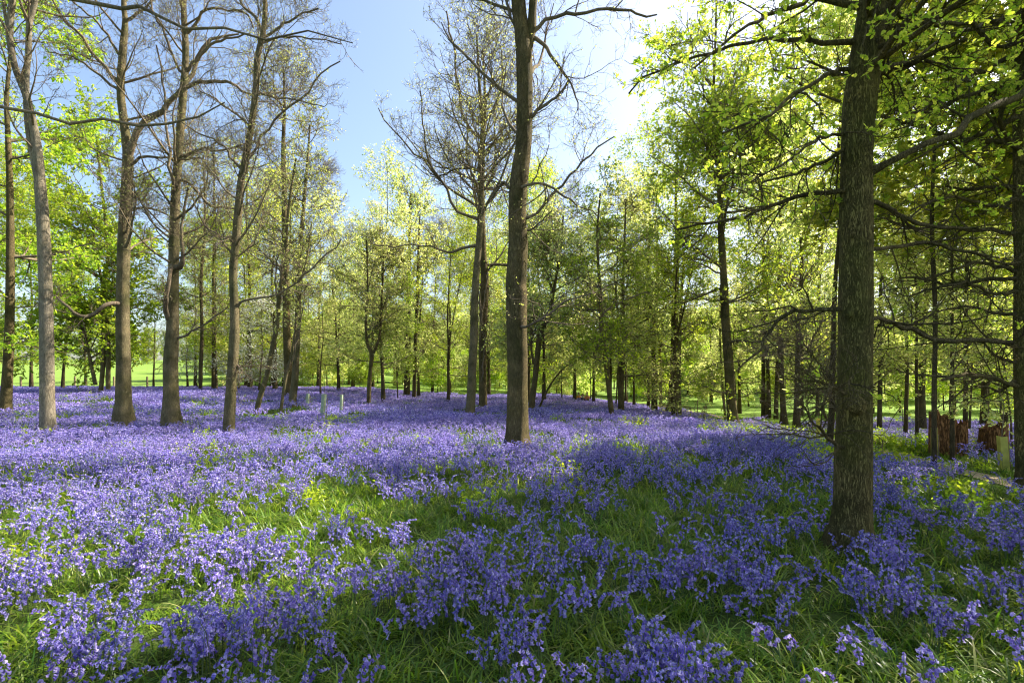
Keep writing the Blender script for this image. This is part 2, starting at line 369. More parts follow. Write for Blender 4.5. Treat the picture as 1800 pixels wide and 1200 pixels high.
def build_tree(name, label, cat, D, stems, boughs=(), bark='bark', twig='twig', sides=16, amp=0.004, group=None,
               n1=20, L1=3.0, a1=1.0, up1=0.5, t0=0.35, n2=7, L2=1.3, n3=6, L3=0.6, n4=0, L4=0.3, flat=1.0,
               leaf=None, nleaf=3, lsize=0.06, outline=LEAF_SIMPLE, seed=1, side=None, flatness=0.5, leafz=None, burrs=(), wf=1.0, bw=0.85):
    rng = np.random.default_rng(seed)
    if stems[0][0][0] > 1030 and D > 8: D = depth_of(stems[0][0][0], stems[0][0][1], 0.22); print(label[:40], round(D, 1))
    st = []
    for s_i, s in enumerate(stems):
        rows = []
        for r in s:
            px, py, wd = r[:3]; dy = r[3] if len(r) > 3 else 0
            rows.append([*P(px, py, D, dy), wf * wd / 2 / F * (D + dy) * math.cos(math.atan((px - CX) / F))])
        if s_i == 0:
            b = rows[0]; gz = h1(b[0], b[1])
            lean = (b[0] - rows[1][0]) / max(rows[1][2] - b[2], 0.2)
            zz = gz - 0.12; dz = b[2] - zz
            rows.insert(0, [b[0] + max(-.15, min(.15, lean * dz)), b[1], zz, b[3] * 1.15])
        st.append(np.array(rows))
    base = st[0][0, :3].copy(); base[2] += 0.12
    root = empty(name, tuple(base)); tag(root, label, cat, group)
    g = Geo()
    for i, s in enumerate(st):
        V, Qd = rough_tube(s, sides, amp, seed * 3.1 + i, step=0.06 if sides > 20 else 0.15)
        if i == 0:      # buttress roots
            hh = np.clip(1 - (V[:, 2] - s[0, 2]) / (s[0, 3] * 3.2), 0, 1) ** 2; dx, dy_ = V[:, 0] - s[0, 0], V[:, 1] - s[0, 1]
            an = np.arctan2(dy_, dx); k = 1 + hh * 0.42 * (0.35 + 0.65 * np.abs(np.sin(an * 2.5 + seed)) + 0.2 * np.sin(an * 7 + seed))
            V[:, 0] = s[0, 0] + dx * k; V[:, 1] = s[0, 1] + dy_ * k
        g.add(V, Qd)
    for (px, py, wd) in burrs:       # knots and old branch scars on the camera side
        c = P(px, py, D); r = wd / 2 / F * D
        y0 = c[1]; c[1] -= np.interp(c[2], st[0][:, 2], st[0][:, 3]) * 0.85; c[0] *= c[1] / y0; r *= .75
        a = np.linspace(0, np.pi, 7); ring = [[c[0], c[1] - r * 0.45 * math.sin(t) + r * .1, c[2] + r * math.cos(t), max(0.004, r * math.sin(t))] for t in a]
        g.add(*rough_tube(ring, 10, r * 0.25, seed, step=r / 3))
    g.build('trunk', M[bark], root, origin=base)
    # branches: those seen in the photograph, then what grows out of them
    g = Geo(); SP = [resample(s, 24) for s in st]
    PP = np.array([s[:, :3] for s in SP]); RR = np.array([s[:, 3] for s in SP])
    B = []; rm = max(0.0035, D * 0.0003)
    for b in boughs:
        rows = []
        for r in b:
            px, py, wd = r[:3]; dy = r[3] if len(r) > 3 else 0
            rows.append([*P(px, py, D, dy), max(0.004, bw * wd / 2 / F * (D + dy))])
        allp = np.vstack(SP); near = allp[np.argmin(np.linalg.norm(allp[:, :3] - rows[0][:3], axis=1))]
        a0 = np.array(rows[0]); dd = np.linalg.norm(near[:3] - a0[:3])
        if near[3] * 0.3 < dd < near[3] * 6 + 0.3:
            hit = resample(st[0] if len(st) == 1 else max(st, key=lambda q_: -np.min(np.linalg.norm(q_[:, :3] - a0[:3], axis=1))), 200)
            c0 = hit[np.argmin(np.linalg.norm(hit[:, :3] - a0[:3], axis=1))]; rows.insert(0, [*(c0[:3] * .8 + a0[:3] * .2), a0[3] * 1.25])
        q = resample(rows, 14); q[1:-1, :3] += rng.normal(0, 0.026, (12, 3)) * np.linalg.norm(q[-1, :3] - q[0, :3]) * 0.3
        B.append(q)
    lv = []
    if n1:
        main = PP[:1] if len(PP) == 1 else PP
        Pa, Ra = grow(rng, main, RR[:len(main)], n1, t0, 0.98, L1, a1, up1, 0.13, 9, 0.5, 0.008, flat=flat, side=side, lfall='round' if leaf in ('leaf_mid', 'leaf_lime', 'leaf_oak') else 0.5)
    else: Pa, Ra = np.zeros((0, 9, 3)), np.zeros((0, 9))
    if B:
        Pb = np.array([resample(b, 9) for b in B]); Ra = np.vstack([Ra, Pb[:, :, 3]]); PaB = Pb[:, :, :3]
        for b in B: g.add(*tubes(b[None, :, :3], b[None, :, 3], 8))
        if len(Pa): g.add(*tubes(Pa, Ra[:len(Pa)], 6))
        Pa = np.vstack([Pa, PaB])
    elif len(Pa): g.add(*tubes(Pa, Ra, 6))
    if len(Pa):
        P2, R2 = grow(rng, Pa, Ra, n2, 0.15, 1.0, L2, 0.85, up1 * 0.5, 0.2, 7, 0.55, rm * 1.5, flat=flat)
        g.add(*tubes(P2, R2, 4))
        P3, R3 = grow(rng, P2, R2, n3, 0.15, 1.0, L3, 0.8, up1 * 0.5, 0.3, 5, 0.6, rm * 1.2, flat=flat)
        g.add(*tubes(P3, R3, 3)); tips = P3
        if n4:
            P4, R4 = grow(rng, P3, R3, n4, 0.2, 1.0, L4, 0.8, up1 * 0.4, 0.3, 4, 0.6, rm, flat=flat)
            g.add(*tubes(P4, R4, 3)); tips = P4
        g.build('branches', M[twig], root, origin=base)
        if leaf:
            lg = Geo(); pos, d = along(rng, tips, nleaf, 0.3, 1.0, 0.02)
            if leafz:
                k = rng.uniform(0, 1, len(pos)) < np.clip((pos[:, 2] - leafz) / 0.8, 0.02, 1); pos, d = pos[k], d[k]
            if outline is LEAF_LOBED:      # young oak leaves sit in rosettes at the twig ends
                c = pos[::5]; dd = d[::5]; pos = np.repeat(c, 6, 0) + rng.normal(0, .008, (len(c) * 6, 3)); d = np.repeat(dd * .7, 6, 0)
                leaves(lg, rng, pos, d, lsize, outline, flatness=.2, spread=.75, sagz=-.05)
            else: leaves(lg, rng, pos, d, lsize, outline, flatness=flatness)
            lg.build('crown', M[leaf], root, smooth=False, origin=base)
    return root

build_tree('tree', 'smooth pale grey tree near the left edge, its trunk forking in two high up', 'tree', 13.2,
    [[(84, 742, 31), (83, 700, 29), (82, 600, 27), (80, 500, 26), (76, 400, 25), (71, 330, 23), (63, 245, 18), (47, 172, 15), (27, 120, 14), (17, 62, 13), (22, 0, 13), (30, -120, 11), (20, -260, 8), (40, -420, 4)],
     [(71, 340, 15), (60, 285, 13), (49, 220, 12), (46, 150, 13), (50, 90, 12), (52, 40, 12), (62, 0, 11), (80, -130, 8), (70, -300, 4)],
     [(17, 65, 6), (8, 20, 7), (2, -60, 6), (-20, -200, 3)]],
    [[(50, 35, 6), (38, 12, 5), (30, -20, 3)]],
    bark='bark_grey', seed=2, sides=22, amp=0.004, t0=0.4, n1=18, L1=2.8, n2=7, n3=6, n4=3, up1=0.6,
    leaf='leaf_pale', nleaf=1, lsize=0.03, outline=LEAF_TINY)
build_tree('tree', 'thick straight trunk with a flared base and a pale limb forking off to its right', 'tree', 15.6,
    [[(217, 722, 42), (217, 706, 35), (217, 650, 31), (216, 580, 29), (216, 500, 27), (219, 410, 27), (223, 330, 24), (225, 270, 22), (218, 215, 18), (212, 160, 17), (215, 100, 16), (220, 40, 13), (218, 0, 11), (225, -120, 8), (215, -280, 4)]],
    [[(228, 275, 13), (238, 240, 12), (258, 213, 11), (287, 188, 10), (314, 163, 9), (334, 130, 8, .3), (352, 98, 8, .4), (372, 72, 6, .5), (420, 60, 3, .8)],
     [(207, 142, 9), (188, 118, 7), (158, 92, 7), (148, 68, 6), (122, 42, 5), (95, 5, 4), (80, -30, 3)],
     [(206, 158, 6), (178, 136, 5), (150, 112, 4), (120, 98, 3), (85, 92, 2)],
     [(207, 98, 6), (192, 65, 5), (165, 35, 4), (130, 5, 3), (110, -20, 2)],
     [(224, 36, 7), (240, 25, 5), (262, 8, 4), (280, -20, 3)],
     [(205, 533, 9, -.2), (185, 536, 8, -.5), (165, 553, 8, -.6), (145, 557, 7, -.8), (120, 540, 5, -1), (98, 520, 3, -1)],
     [(232, 290, 6), (246, 278, 6), (275, 276, 5), (310, 280, 4, -.6), (350, 277, 3, -.8)],
     [(228, 370, 6), (245, 366, 5), (270, 368, 4), (295, 378, 3)]],
    bark='bark_tan', wf=0.9, seed=3, sides=22, amp=0.006, t0=0.3, n1=26, L1=3.0, n2=7, n3=6, n4=4, up1=0.5,
    leaf='leaf_pale', nleaf=1, lsize=0.035, outline=LEAF_TINY)
build_tree('tree', 'thick knotty trunk right of the pale-limbed one, with a swollen mossy base', 'tree', 15.0,
    [[(301, 727, 42), (301, 700, 36), (300, 640, 33), (303, 590, 29), (304, 540, 26), (305, 470, 24), (307, 400, 22), (309, 340, 21), (314, 270, 19), (320, 190, 17), (325, 130, 16), (326, 70, 14), (323, 0, 13), (330, -130, 9), (322, -300, 4)]],
    [[(318, 470, 12, -.1), (322, 450, 8, -.2), (318, 420, 6, -.2), (322, 380, 5, -.2), (330, 330, 4)],
     [(295, 560, 11, -.1), (291, 530, 9, -.4), (296, 495, 8, -.5), (302, 465, 6, -.3)],
     [(306, 350, 7), (302, 300, 6, -.4), (290, 180, 4, -.4), (275, 80, 3, -.4)],
     [(330, 153, 8), (347, 144, 7), (372, 143, 7), (400, 145, 6), (430, 160, 5), (455, 172, 3)],
     [(318, 128, 6), (304, 100, 5), (290, 60, 5), (268, 20, 4), (262, -20, 3)],
     [(328, 128, 7), (345, 108, 6), (375, 75, 5), (400, 68, 4), (440, 60, 3)],
     [(330, 60, 6), (348, 35, 5), (360, 18, 5), (400, 18, 4), (432, 24, 4), (446, 50, 3)],
     [(326, 275, 6), (350, 262, 5), (390, 265, 4), (440, 250, 3)],
     [(320, 593, 5), (345, 578, 4), (370, 562, 4), (400, 540, 3)],
     [(330, 320, 5), (355, 345, 5), (370, 362, 5), (420, 367, 3)]],
    bark='bark_tan', wf=0.83, seed=4, sides=22, amp=0.009, t0=0.28, n1=28, L1=2.8, n2=7, n3=6, n4=4, up1=0.45,
    leaf='leaf_pale', nleaf=1, lsize=0.035, outline=LEAF_TINY)
build_tree('tree', 'slim brown trunk with long upswept side branches, fourth of the tall trunks on the left', 'tree', 13.6,
    [[(402, 762, 22), (404, 720, 21), (408, 660, 19), (412, 590, 18), (412, 540, 16), (410, 480, 15), (415, 420, 15), (420, 360, 15), (425, 310, 13), (430, 292, 14), (437, 250, 12), (445, 200, 12), (450, 150, 12), (453, 100, 11), (463, 55, 10), (466, 10, 8), (464, -40, 8), (475, -160, 5), (470, -280, 3)]],
    [[(435, 290, 6), (448, 262, 5), (472, 222, 4.5), (500, 195, 4), (536, 165, 4), (568, 128, 3), (598, 108, 2.5)],
     [(424, 296, 6), (405, 275, 5), (400, 262, 5), (375, 245, 4), (345, 232, 3), (320, 215, 2.5)],
     [(413, 548, 6), (424, 532, 5), (445, 523, 4.5), (485, 517, 4), (515, 500, 4), (545, 475, 4), (575, 445, 3), (600, 420, 2.5)],
     [(408, 447, 5), (398, 435, 4), (384, 415, 4), (365, 400, 4), (350, 380, 3), (335, 340, 2.5)],
     [(415, 412, 6), (405, 425, 5)],
     [(436, 222, 6), (425, 208, 5), (400, 190, 4), (375, 172, 3), (350, 160, 2)],
     [(462, 60, 7), (448, 30, 6), (440, 22, 6), (425, 8, 5), (412, -30, 4)],
     [(455, 72, 6), (490, 50, 5), (520, 30, 4), (560, 15, 3)],
     [(452, 78, 5), (500, 66, 4), (545, 68, 3), (600, 78, 2)],
     [(448, 160, 5), (480, 170, 4), (520, 176, 3), (570, 188, 2)],
     [(410, 635, 6), (425, 650, 4)]],
    bark='bark_tan', seed=5, sides=20, amp=0.005, t0=0.3, n1=24, L1=2.4, n2=8, n3=6, n4=4, up1=0.5,
    leaf='leaf_pale', nleaf=1, lsize=0.035, outline=LEAF_TINY)
build_tree('tree', 'leafy lime-green tree with a rough dark trunk at the very left edge of the picture', 'tree', 19.5,
    [[(11, 695, 23), (14, 640, 20), (17, 560, 18), (18, 480, 17), (18, 400, 15), (17, 320, 13), (14, 240, 11), (12, 170, 9), (20, 60, 6), (15, -60, 4)]],
    [[(16, 620, 7), (30, 605, 6), (45, 600, 5)], [(10, 520, 5), (-15, 500, 4), (-50, 480, 3)]],
    bark='bark', seed=6, n1=26, L1=4.4, a1=1.25, up1=0.1, t0=0.2, n2=9, L2=2.0, n3=8, L3=0.8, flat=0.5,
    leaf='leaf_lime', nleaf=9, lsize=0.13)
build_tree('tree', 'leafy lime-green tree with twin stems standing close together at the edge of the green meadow', 'tree', 32,
    [[(178, 680, 9), (181, 640, 9), (184, 580, 9), (182, 520, 8), (186, 480, 7), (190, 440, 6), (180, 340, 5), (170, 240, 4)],
     [(190, 684, 9), (190, 620, 9), (188, 560, 8), (178, 490, 6), (172, 460, 5), (160, 380, 3)],
     [(168, 676, 8), (160, 640, 7), (152, 600, 5), (148, 575, 3)]],
    bark='bark_tan', seed=7, sides=10, amp=0, n1=26, L1=5.2, a1=1.2, up1=0.15, t0=0.3, n2=8, L2=2.4, n3=8, L3=1.0, flat=0.6,
    leaf='leaf_lime', nleaf=8, lsize=0.17)
build_tree('tree', 'thin crooked young tree leaning right, with its foot left of the trunk pair behind it', 'tree', 21,
    [[(450, 726, 10), (458, 695, 10), (470, 655, 9), (479, 610, 9), (487, 570, 8), (491, 520, 7), (497, 470, 7), (503, 420, 6), (508, 360, 5), (520, 280, 3)]],
    [[(490, 560, 4), (484, 500, 3), (490, 440, 3)]],
    bark='bark_tan', seed=8, sides=10, amp=0.003, n1=16, L1=2.4, a1=1.1, up1=0.2, t0=0.4, n2=7, L2=1.2, n3=6, L3=0.6, leaf='leaf_pale', nleaf=3, lsize=0.09)
build_tree('tree', 'very thin forked stem that leans right in front of the trunk pair', 'tree', 21,
    [[(494, 719, 6), (498, 690, 6), (503, 660, 6), (513, 620, 5), (519, 580, 5), (522, 540, 5), (528, 500, 4), (540, 450, 3), (548, 390, 2.5)]],
    [[(505, 652, 3), (520, 610, 3), (530, 560, 2.5), (538, 500, 2)]],
    bark='bark_tan', seed=9, sides=10, amp=0.002, n1=14, L1=2.0, a1=1.0, up1=0.2, t0=0.4, n2=6, L2=1.0, n3=6, L3=0.5, leaf='leaf_pale', nleaf=3, lsize=0.09)
build_tree('tree', 'sturdy straight trunk, left one of the pair behind the two thin leaning stems', 'tree', 30,
    [[(508, 694, 18), (506, 640, 15), (504, 580, 14), (503, 500, 13), (501, 420, 12), (500, 340, 10), (498, 260, 8), (500, 180, 5), (498, 120, 3)]],
    [], bark='bark', seed=10, sides=12, amp=0.006, n1=24, L1=4.6, a1=1.1, up1=0.3, t0=0.3, n2=8, L2=2.1, n3=6, L3=1.0, n4=2, L4=0.5,
    leaf='leaf_pale', nleaf=2, lsize=0.10)
build_tree('tree', 'mossy green trunk, right one of the pair behind the two thin leaning stems', 'tree', 25,
    [[(514, 704, 14), (518, 670, 13), (522, 600, 11), (525, 520, 10), (527, 450, 9), (534, 360, 7), (540, 290, 5), (545, 220, 3)]],
    [], bark='bark_tan', seed=11, sides=12, amp=0.004, n1=22, L1=3.4, a1=1.0, up1=0.4, t0=0.35, n2=7, L2=1.6, n3=7, L3=0.8,
    leaf='leaf_pale', nleaf=4, lsize=0.11)
build_tree('tree', 'small tree whose dark stem forks in a clear Y, standing alone left of centre', 'tree', 27,
    [[(648, 708, 8), (649, 680, 8), (651, 650, 7), (653, 622, 8), (645, 600, 5), (643, 560, 4.5), (646, 520, 4), (646, 470, 3.5), (644, 420, 3)],
     [(653, 626, 6), (661, 610, 5), (668, 585, 4), (670, 540, 3.5), (672, 500, 3), (674, 450, 2.5)]],
    bark='bark', seed=12, sides=10, amp=0.003, n1=18, L1=2.6, a1=1.2, up1=0.1, t0=0.35, n2=7, L2=1.3, n3=7, L3=0.6, flat=0.5, leaf='leaf_mid', nleaf=6, lsize=0.10)
build_tree('tree', 'thick dark trunk in the leafy background left of centre, left one of two close together', 'tree', 39,
    [[(715, 697, 12), (716, 640, 11), (718, 560, 10), (718, 500, 8), (720, 420, 6), (722, 340, 3)]], bark='bark_far', seed=13, sides=10, amp=0.004,
    n1=24, L1=4.5, a1=1.1, up1=0.3, t0=0.2, n2=8, L2=2.1, n3=8, L3=0.9, leaf='leaf_mid', nleaf=6, lsize=0.13)
build_tree('tree', 'slimmer brown trunk in the leafy background left of centre, right one of two close together', 'tree', 33,
    [[(728, 700, 8), (729, 650, 7), (731, 580, 6.5), (734, 520, 6), (735, 450, 4), (738, 380, 2.5)]], bark='bark_far', seed=14, sides=10, amp=0.002,
    n1=18, L1=3.4, a1=1.2, up1=0.1, t0=0.2, n2=7, L2=1.6, n3=8, L3=0.8, flat=0.5, leaf='leaf_mid', nleaf=6, lsize=0.12)
build_tree('tree', 'mossy green slim trunk just left of the tall centre tree, the nearer of a pair', 'tree', 20,
    [[(826, 730, 18), (828, 700, 16), (830, 650, 15), (833, 590, 14), (834, 530, 13), (838, 470, 12), (843, 410, 11), (846, 340, 10), (843, 290, 8), (848, 220, 7), (842, 140, 5), (838, 60, 3)]],
    [[(840, 432, 7), (810, 438, 6), (790, 443, 5), (765, 437, 4), (735, 430, 3), (690, 432, 2.5), (650, 428, 2)],
     [(838, 384, 7), (815, 378, 6), (796, 358, 6), (780, 330, 5), (765, 308, 5), (750, 285, 4), (720, 262, 3.5), (695, 235, 3), (665, 190, 2)],
     [(765, 308, 5), (748, 265, 4), (742, 210, 3), (738, 160, 2)],
     [(840, 300, 6), (825, 296, 5), (800, 298, 4), (770, 310, 3), (740, 290, 2)]],
    bark='bark_tan', seed=15, sides=16, amp=0.004, n1=22, L1=4.2, a1=0.9, up1=0.6, t0=0.45, n2=8, L2=1.8, n3=7, L3=0.7, n4=3, L4=0.4,
    leaf='leaf_pale', nleaf=2, lsize=0.05)
build_tree('tree', 'dark trunk draped with dead ivy stems, farther of the pair left of the centre tree', 'tree', 25,
    [[(849, 714, 15), (849, 680, 14), (848, 620, 13), (850, 560, 14), (852, 500, 14), (849, 440, 12), (847, 380, 11), (847, 310, 9), (850, 240, 7), (852, 160, 5), (848, 90, 3)]],
    [[(848, 282, 6), (862, 258, 6), (885, 240, 5), (905, 222, 4), (930, 200, 3)],
     [(840, 245, 6), (822, 222, 6), (808, 190, 5), (806, 150, 5), (800, 110, 4), (790, 60, 4), (785, 20, 3)],
     [(850, 218, 5), (866, 195, 5), (880, 165, 4), (884, 120, 3), (880, 80, 2)],
     [(846, 332, 6), (870, 332, 5), (888, 322, 4), (895, 310, 3)],
     [(855, 465, 5), (875, 465, 6), (900, 466, 6), (935, 455, 5), (965, 440, 3)],
     [(842, 500, 3, -.3), (846, 560, 3, -.4), (850, 620, 3, -.4), (846, 670, 3, -.4)],
     [(858, 480, 3, -.3), (850, 540, 3, -.4), (843, 600, 3, -.4)]],
    bark='bark', seed=16, sides=16, amp=0.010, n1=24, L1=5.6, a1=1.1, up1=0.35, t0=0.36, n2=8, L2=2.4, n3=6, L3=1.1, n4=2, L4=0.5,
    leaf='leaf_pale', nleaf=2, lsize=0.06)
build_tree('tree', 'tall dark trunk in the middle of the picture, sunlit along its right side', 'tree', 11.2,
    [[(909, 778, 46), (909, 760, 42), (910, 720, 40), (910, 650, 38), (908, 580, 38), (908, 515, 39), (907, 500, 38), (911, 430, 36), (909, 380, 33), (910, 340, 34), (914, 300, 33), (920, 255, 30), (922, 200, 29), (922, 150, 30), (921, 90, 31), (915, 40, 26), (911, 0, 25), (905, -120, 21), (912, -260, 15), (900, -420, 8), (905, -540, 4)],
     [(927, 90, 17), (934, 50, 17), (937, 10, 16), (945, -100, 14), (965, -260, 10), (960, -420, 5)]],
    [[(938, 58, 8), (950, 42, 7), (972, 33, 6), (1005, 26, 6), (1040, 20, 5), (1088, 14, 5), (1110, 20, 4), (1130, 31, 4), (1155, 26, 2.5)],
     [(938, 65, 8), (955, 75, 7), (970, 100, 6), (985, 122, 5.5), (1000, 142, 4), (1012, 170, 3), (1016, 195, 2)],
     [(932, 207, 7), (945, 195, 6), (965, 180, 5), (985, 165, 4), (1000, 140, 2.5)],
     [(925, 325, 5, -.3), (955, 322, 5, -.5), (985, 340, 4, -.6), (1015, 360, 3, -.7), (1050, 380, 2, -.8)],
     [(922, 388, 6), (945, 370, 5), (975, 340, 5), (1000, 310, 4), (1050, 262, 3), (1080, 240, 2)],
     [(895, 330, 6), (885, 320, 5), (870, 340, 4), (862, 350, 3)],
     [(930, 405, 4), (945, 395, 3), (970, 370, 2)],
     [(900, 35, 5), (892, 8, 5), (880, -20, 4)],
     [(925, 573, 5, -.3), (945, 565, 4.5, -.5), (975, 545, 4, -.6), (1000, 525, 3, -.7), (1040, 515, 2, -.9)]],
    bark='bark', wf=0.95, bw=1.0, seed=17, sides=44, amp=0.010, n1=18, L1=3.0, a1=0.9, up1=0.4, t0=0.42, n2=7, L2=1.5, n3=7, L3=0.7, n4=3, L4=0.35,
    leaf='leaf_pale', nleaf=1, lsize=0.045)
build_tree('tree', 'dark slanting trunk just right of the tall centre tree, dividing into two at head height', 'tree', 22.5,
    [[(933, 726, 12), (936, 700, 11), (941, 660, 10), (945, 620, 10), (950, 585, 10), (958, 570, 8), (968, 540, 6), (975, 500, 5), (985, 440, 4), (990, 380, 3)],
     [(950, 585, 6), (962, 560, 5), (972, 520, 4.5), (962, 480, 4), (960, 430, 3)], [(938, 640, 5), (934, 610, 4), (936, 580, 3)]],
    bark='bark', seed=18, sides=12, amp=0.003, n1=20, L1=3.0, a1=1.2, up1=0.1, t0=0.4, n2=7, L2=1.4, n3=7, L3=0.7, flat=0.5, leaf='leaf_mid', nleaf=5, lsize=0.10)
build_tree('tree', 'thin sapling leaning right out of the dark band of bluebells beside the centre tree', 'tree', 24,
    [[(948, 717, 4), (955, 700, 4), (963, 684, 3.5), (975, 665, 3), (988, 650, 2.5), (1000, 640, 2)]],
    bark='bark', seed=19, sides=8, amp=0, n1=6, L1=0.8, a1=1.0, up1=0.1, t0=0.5, n2=4, L2=0.5, n3=4, L3=0.3, flat=0.5, leaf='leaf_mid', nleaf=5, lsize=0.08)
build_tree('tree', 'dark slightly crooked tree leaning left with green leafy sprays, right of centre', 'tree', 23,
    [[(1075, 728, 10), (1071, 690, 9), (1067, 650, 9), (1062, 610, 8), (1057, 570, 8), (1055, 520, 7), (1052, 470, 5), (1050, 410, 4), (1055, 340, 3)]],
    bark='bark', seed=20, sides=12, amp=0.003, n1=26, L1=3.2, a1=1.3, up1=0.0, t0=0.25, n2=8, L2=1.5, n3=8, L3=0.7, flat=0.4, leaf='leaf_lime', nleaf=6, lsize=0.10)
build_tree('tree', 'twin-stemmed dark tree with leafy sprays, between the left-leaning tree and the thick trunk', 'tree', 25,
    [[(1094, 722, 8), (1093, 690, 8), (1094, 640, 8), (1095, 580, 7), (1095, 500, 5), (1098, 420, 4), (1100, 350, 3)],
     [(1089, 720, 5), (1088, 680, 5), (1088, 620, 5), (1086, 560, 4), (1080, 480, 3)]],
    bark='bark', seed=21, sides=12, amp=0.003, n1=20, L1=3.4, a1=1.3, up1=0.0, t0=0.25, n2=8, L2=1.6, n3=8, L3=0.75, flat=0.4, leaf='leaf_mid', nleaf=6, lsize=0.11)
build_tree('tree', 'short thick trunk with a spreading root flare, right of centre', 'tree', 23.5,
    [[(1180, 726, 26), (1182, 710, 18), (1184, 670, 16), (1186, 620, 15), (1186, 570, 13), (1188, 500, 11), (1190, 420, 8), (1188, 340, 5), (1192, 260, 3)]],
    bark='bark', seed=22, sides=16, amp=0.006, n1=26, L1=4.2, a1=1.2, up1=0.15, t0=0.25, n2=8, L2=1.9, n3=8, L3=0.8, flat=0.5, leaf='leaf_mid', nleaf=6, lsize=0.11)
build_tree('tree', 'straight young tree left of the thick root-flared trunk, with bright leaves', 'tree', 27,
    [[(1161, 716, 6), (1161, 680, 6), (1160, 630, 6), (1158, 580, 5), (1155, 520, 4), (1157, 450, 3)]],
    bark='bark', seed=23, sides=10, amp=0.002, n1=16, L1=2.8, a1=1.3, up1=0.0, t0=0.25, n2=7, L2=1.4, n3=8, L3=0.7, flat=0.4, leaf='leaf_lime', nleaf=6, lsize=0.10)
build_tree('tree', 'brown mid-thick trunk close behind the right side of the root-flared trunk', 'tree', 23,
    [[(1195, 730, 8), (1194, 690, 7), (1194, 640, 7), (1195, 590, 6), (1198, 520, 5), (1202, 450, 3)], [(1194, 756, 3, -3), (1188, 720, 3, -3), (1184, 690, 2.5, -3), (1180, 650, 2, -3)]],
    bark='bark_tan', seed=24, sides=10, amp=0.002, n1=12, L1=2.4, a1=1.3, up1=0.0, t0=0.35, n2=7, L2=1.2, n3=7, L3=0.6, flat=0.4, leaf='leaf_mid', nleaf=5, lsize=0.10)
build_tree('tree', 'tall dark tree full of yellow-green leaves, its flared foot beside the path', 'tree', 17.5,
    [[(1290, 746, 22), (1287, 725, 19), (1284, 690, 18), (1281, 640, 17), (1277, 590, 16), (1274, 540, 15), (1272, 480, 13), (1268, 420, 12), (1266, 360, 10), (1263, 290, 8), (1258, 220, 7), (1255, 140, 5), (1258, 60, 4), (1260, -40, 3)],
     [(1271, 410, 5), (1278, 360, 4), (1290, 310, 3), (1296, 240, 2)]],
    [[(1283, 690, 3, -.3), (1260, 688, 3, -.5), (1235, 678, 2.5, -.6)], [(1262, 480, 4), (1235, 465, 3), (1200, 450, 2)],
     [(1270, 530, 4), (1240, 525, 3), (1205, 510, 2)], [(1275, 600, 4), (1320, 598, 3), (1345, 600, 2)]],
    bark='bark', seed=25, sides=18, amp=0.005, n1=46, L1=5.2, a1=1.25, up1=0.1, t0=0.28, n2=8, L2=2.3, n3=7, L3=1.0, flat=0.6, leaf='leaf_oak', nleaf=8, lsize=0.13, flatness=0.35)
build_tree('tree', 'very thin pale pole-like stem leaning against the dark tree beside the path', 'tree', 19,
    [[(1275, 733, 5), (1272, 700, 5), (1268, 650, 4), (1266, 600, 4), (1266, 550, 3), (1266, 500, 2)]],
    bark='bark_tan', seed=26, sides=8, amp=0, n1=5, L1=1.0, a1=1.0, up1=0.3, t0=0.6, n2=4, L2=0.5, n3=4, L3=0.3, leaf='leaf_mid', nleaf=5, lsize=0.07)
build_tree('tree', 'upright brown trunk beyond the path with bluebells round its foot', 'tree', 21,
    [[(1378, 739, 14), (1377, 720, 11), (1375, 690, 10), (1373, 640, 9.5), (1371, 590, 9), (1369, 530, 8), (1370, 460, 6), (1372, 380, 5), (1368, 300, 3)]],
    bark='bark_far', seed=27, sides=14, amp=0.004, n1=30, L1=3.4, a1=1.25, up1=0.1, t0=0.3, n2=8, L2=1.6, n3=8, L3=0.75, flat=0.5, leaf='leaf_mid', nleaf=6, lsize=0.11)
build_tree('tree', 'forked slim trunk close behind the left edge of the big mossy trunk', 'tree', 13.5,
    [[(1459, 772, 13), (1461, 740, 12), (1463, 700, 11), (1462, 660, 10), (1465, 600, 8), (1466, 540, 9), (1470, 470, 8), (1476, 400, 8), (1472, 300, 7), (1478, 200, 6), (1472, 110, 4), (1476, 40, 3)],
     [(1463, 690, 6), (1455, 660, 4), (1440, 640, 4), (1425, 620, 3), (1410, 600, 2)], [(1478, 745, 5, -.3), (1470, 720, 5, -.2), (1464, 690, 4)]],
    bark='bark_far', seed=28, sides=14, amp=0.003, n1=24, L1=2.2, a1=1.2, up1=0.15, t0=0.5, n2=8, L2=1.2, n3=7, L3=0.6, flat=0.6, leaf='leaf_mid', nleaf=7, lsize=0.10, leafz=3.2)
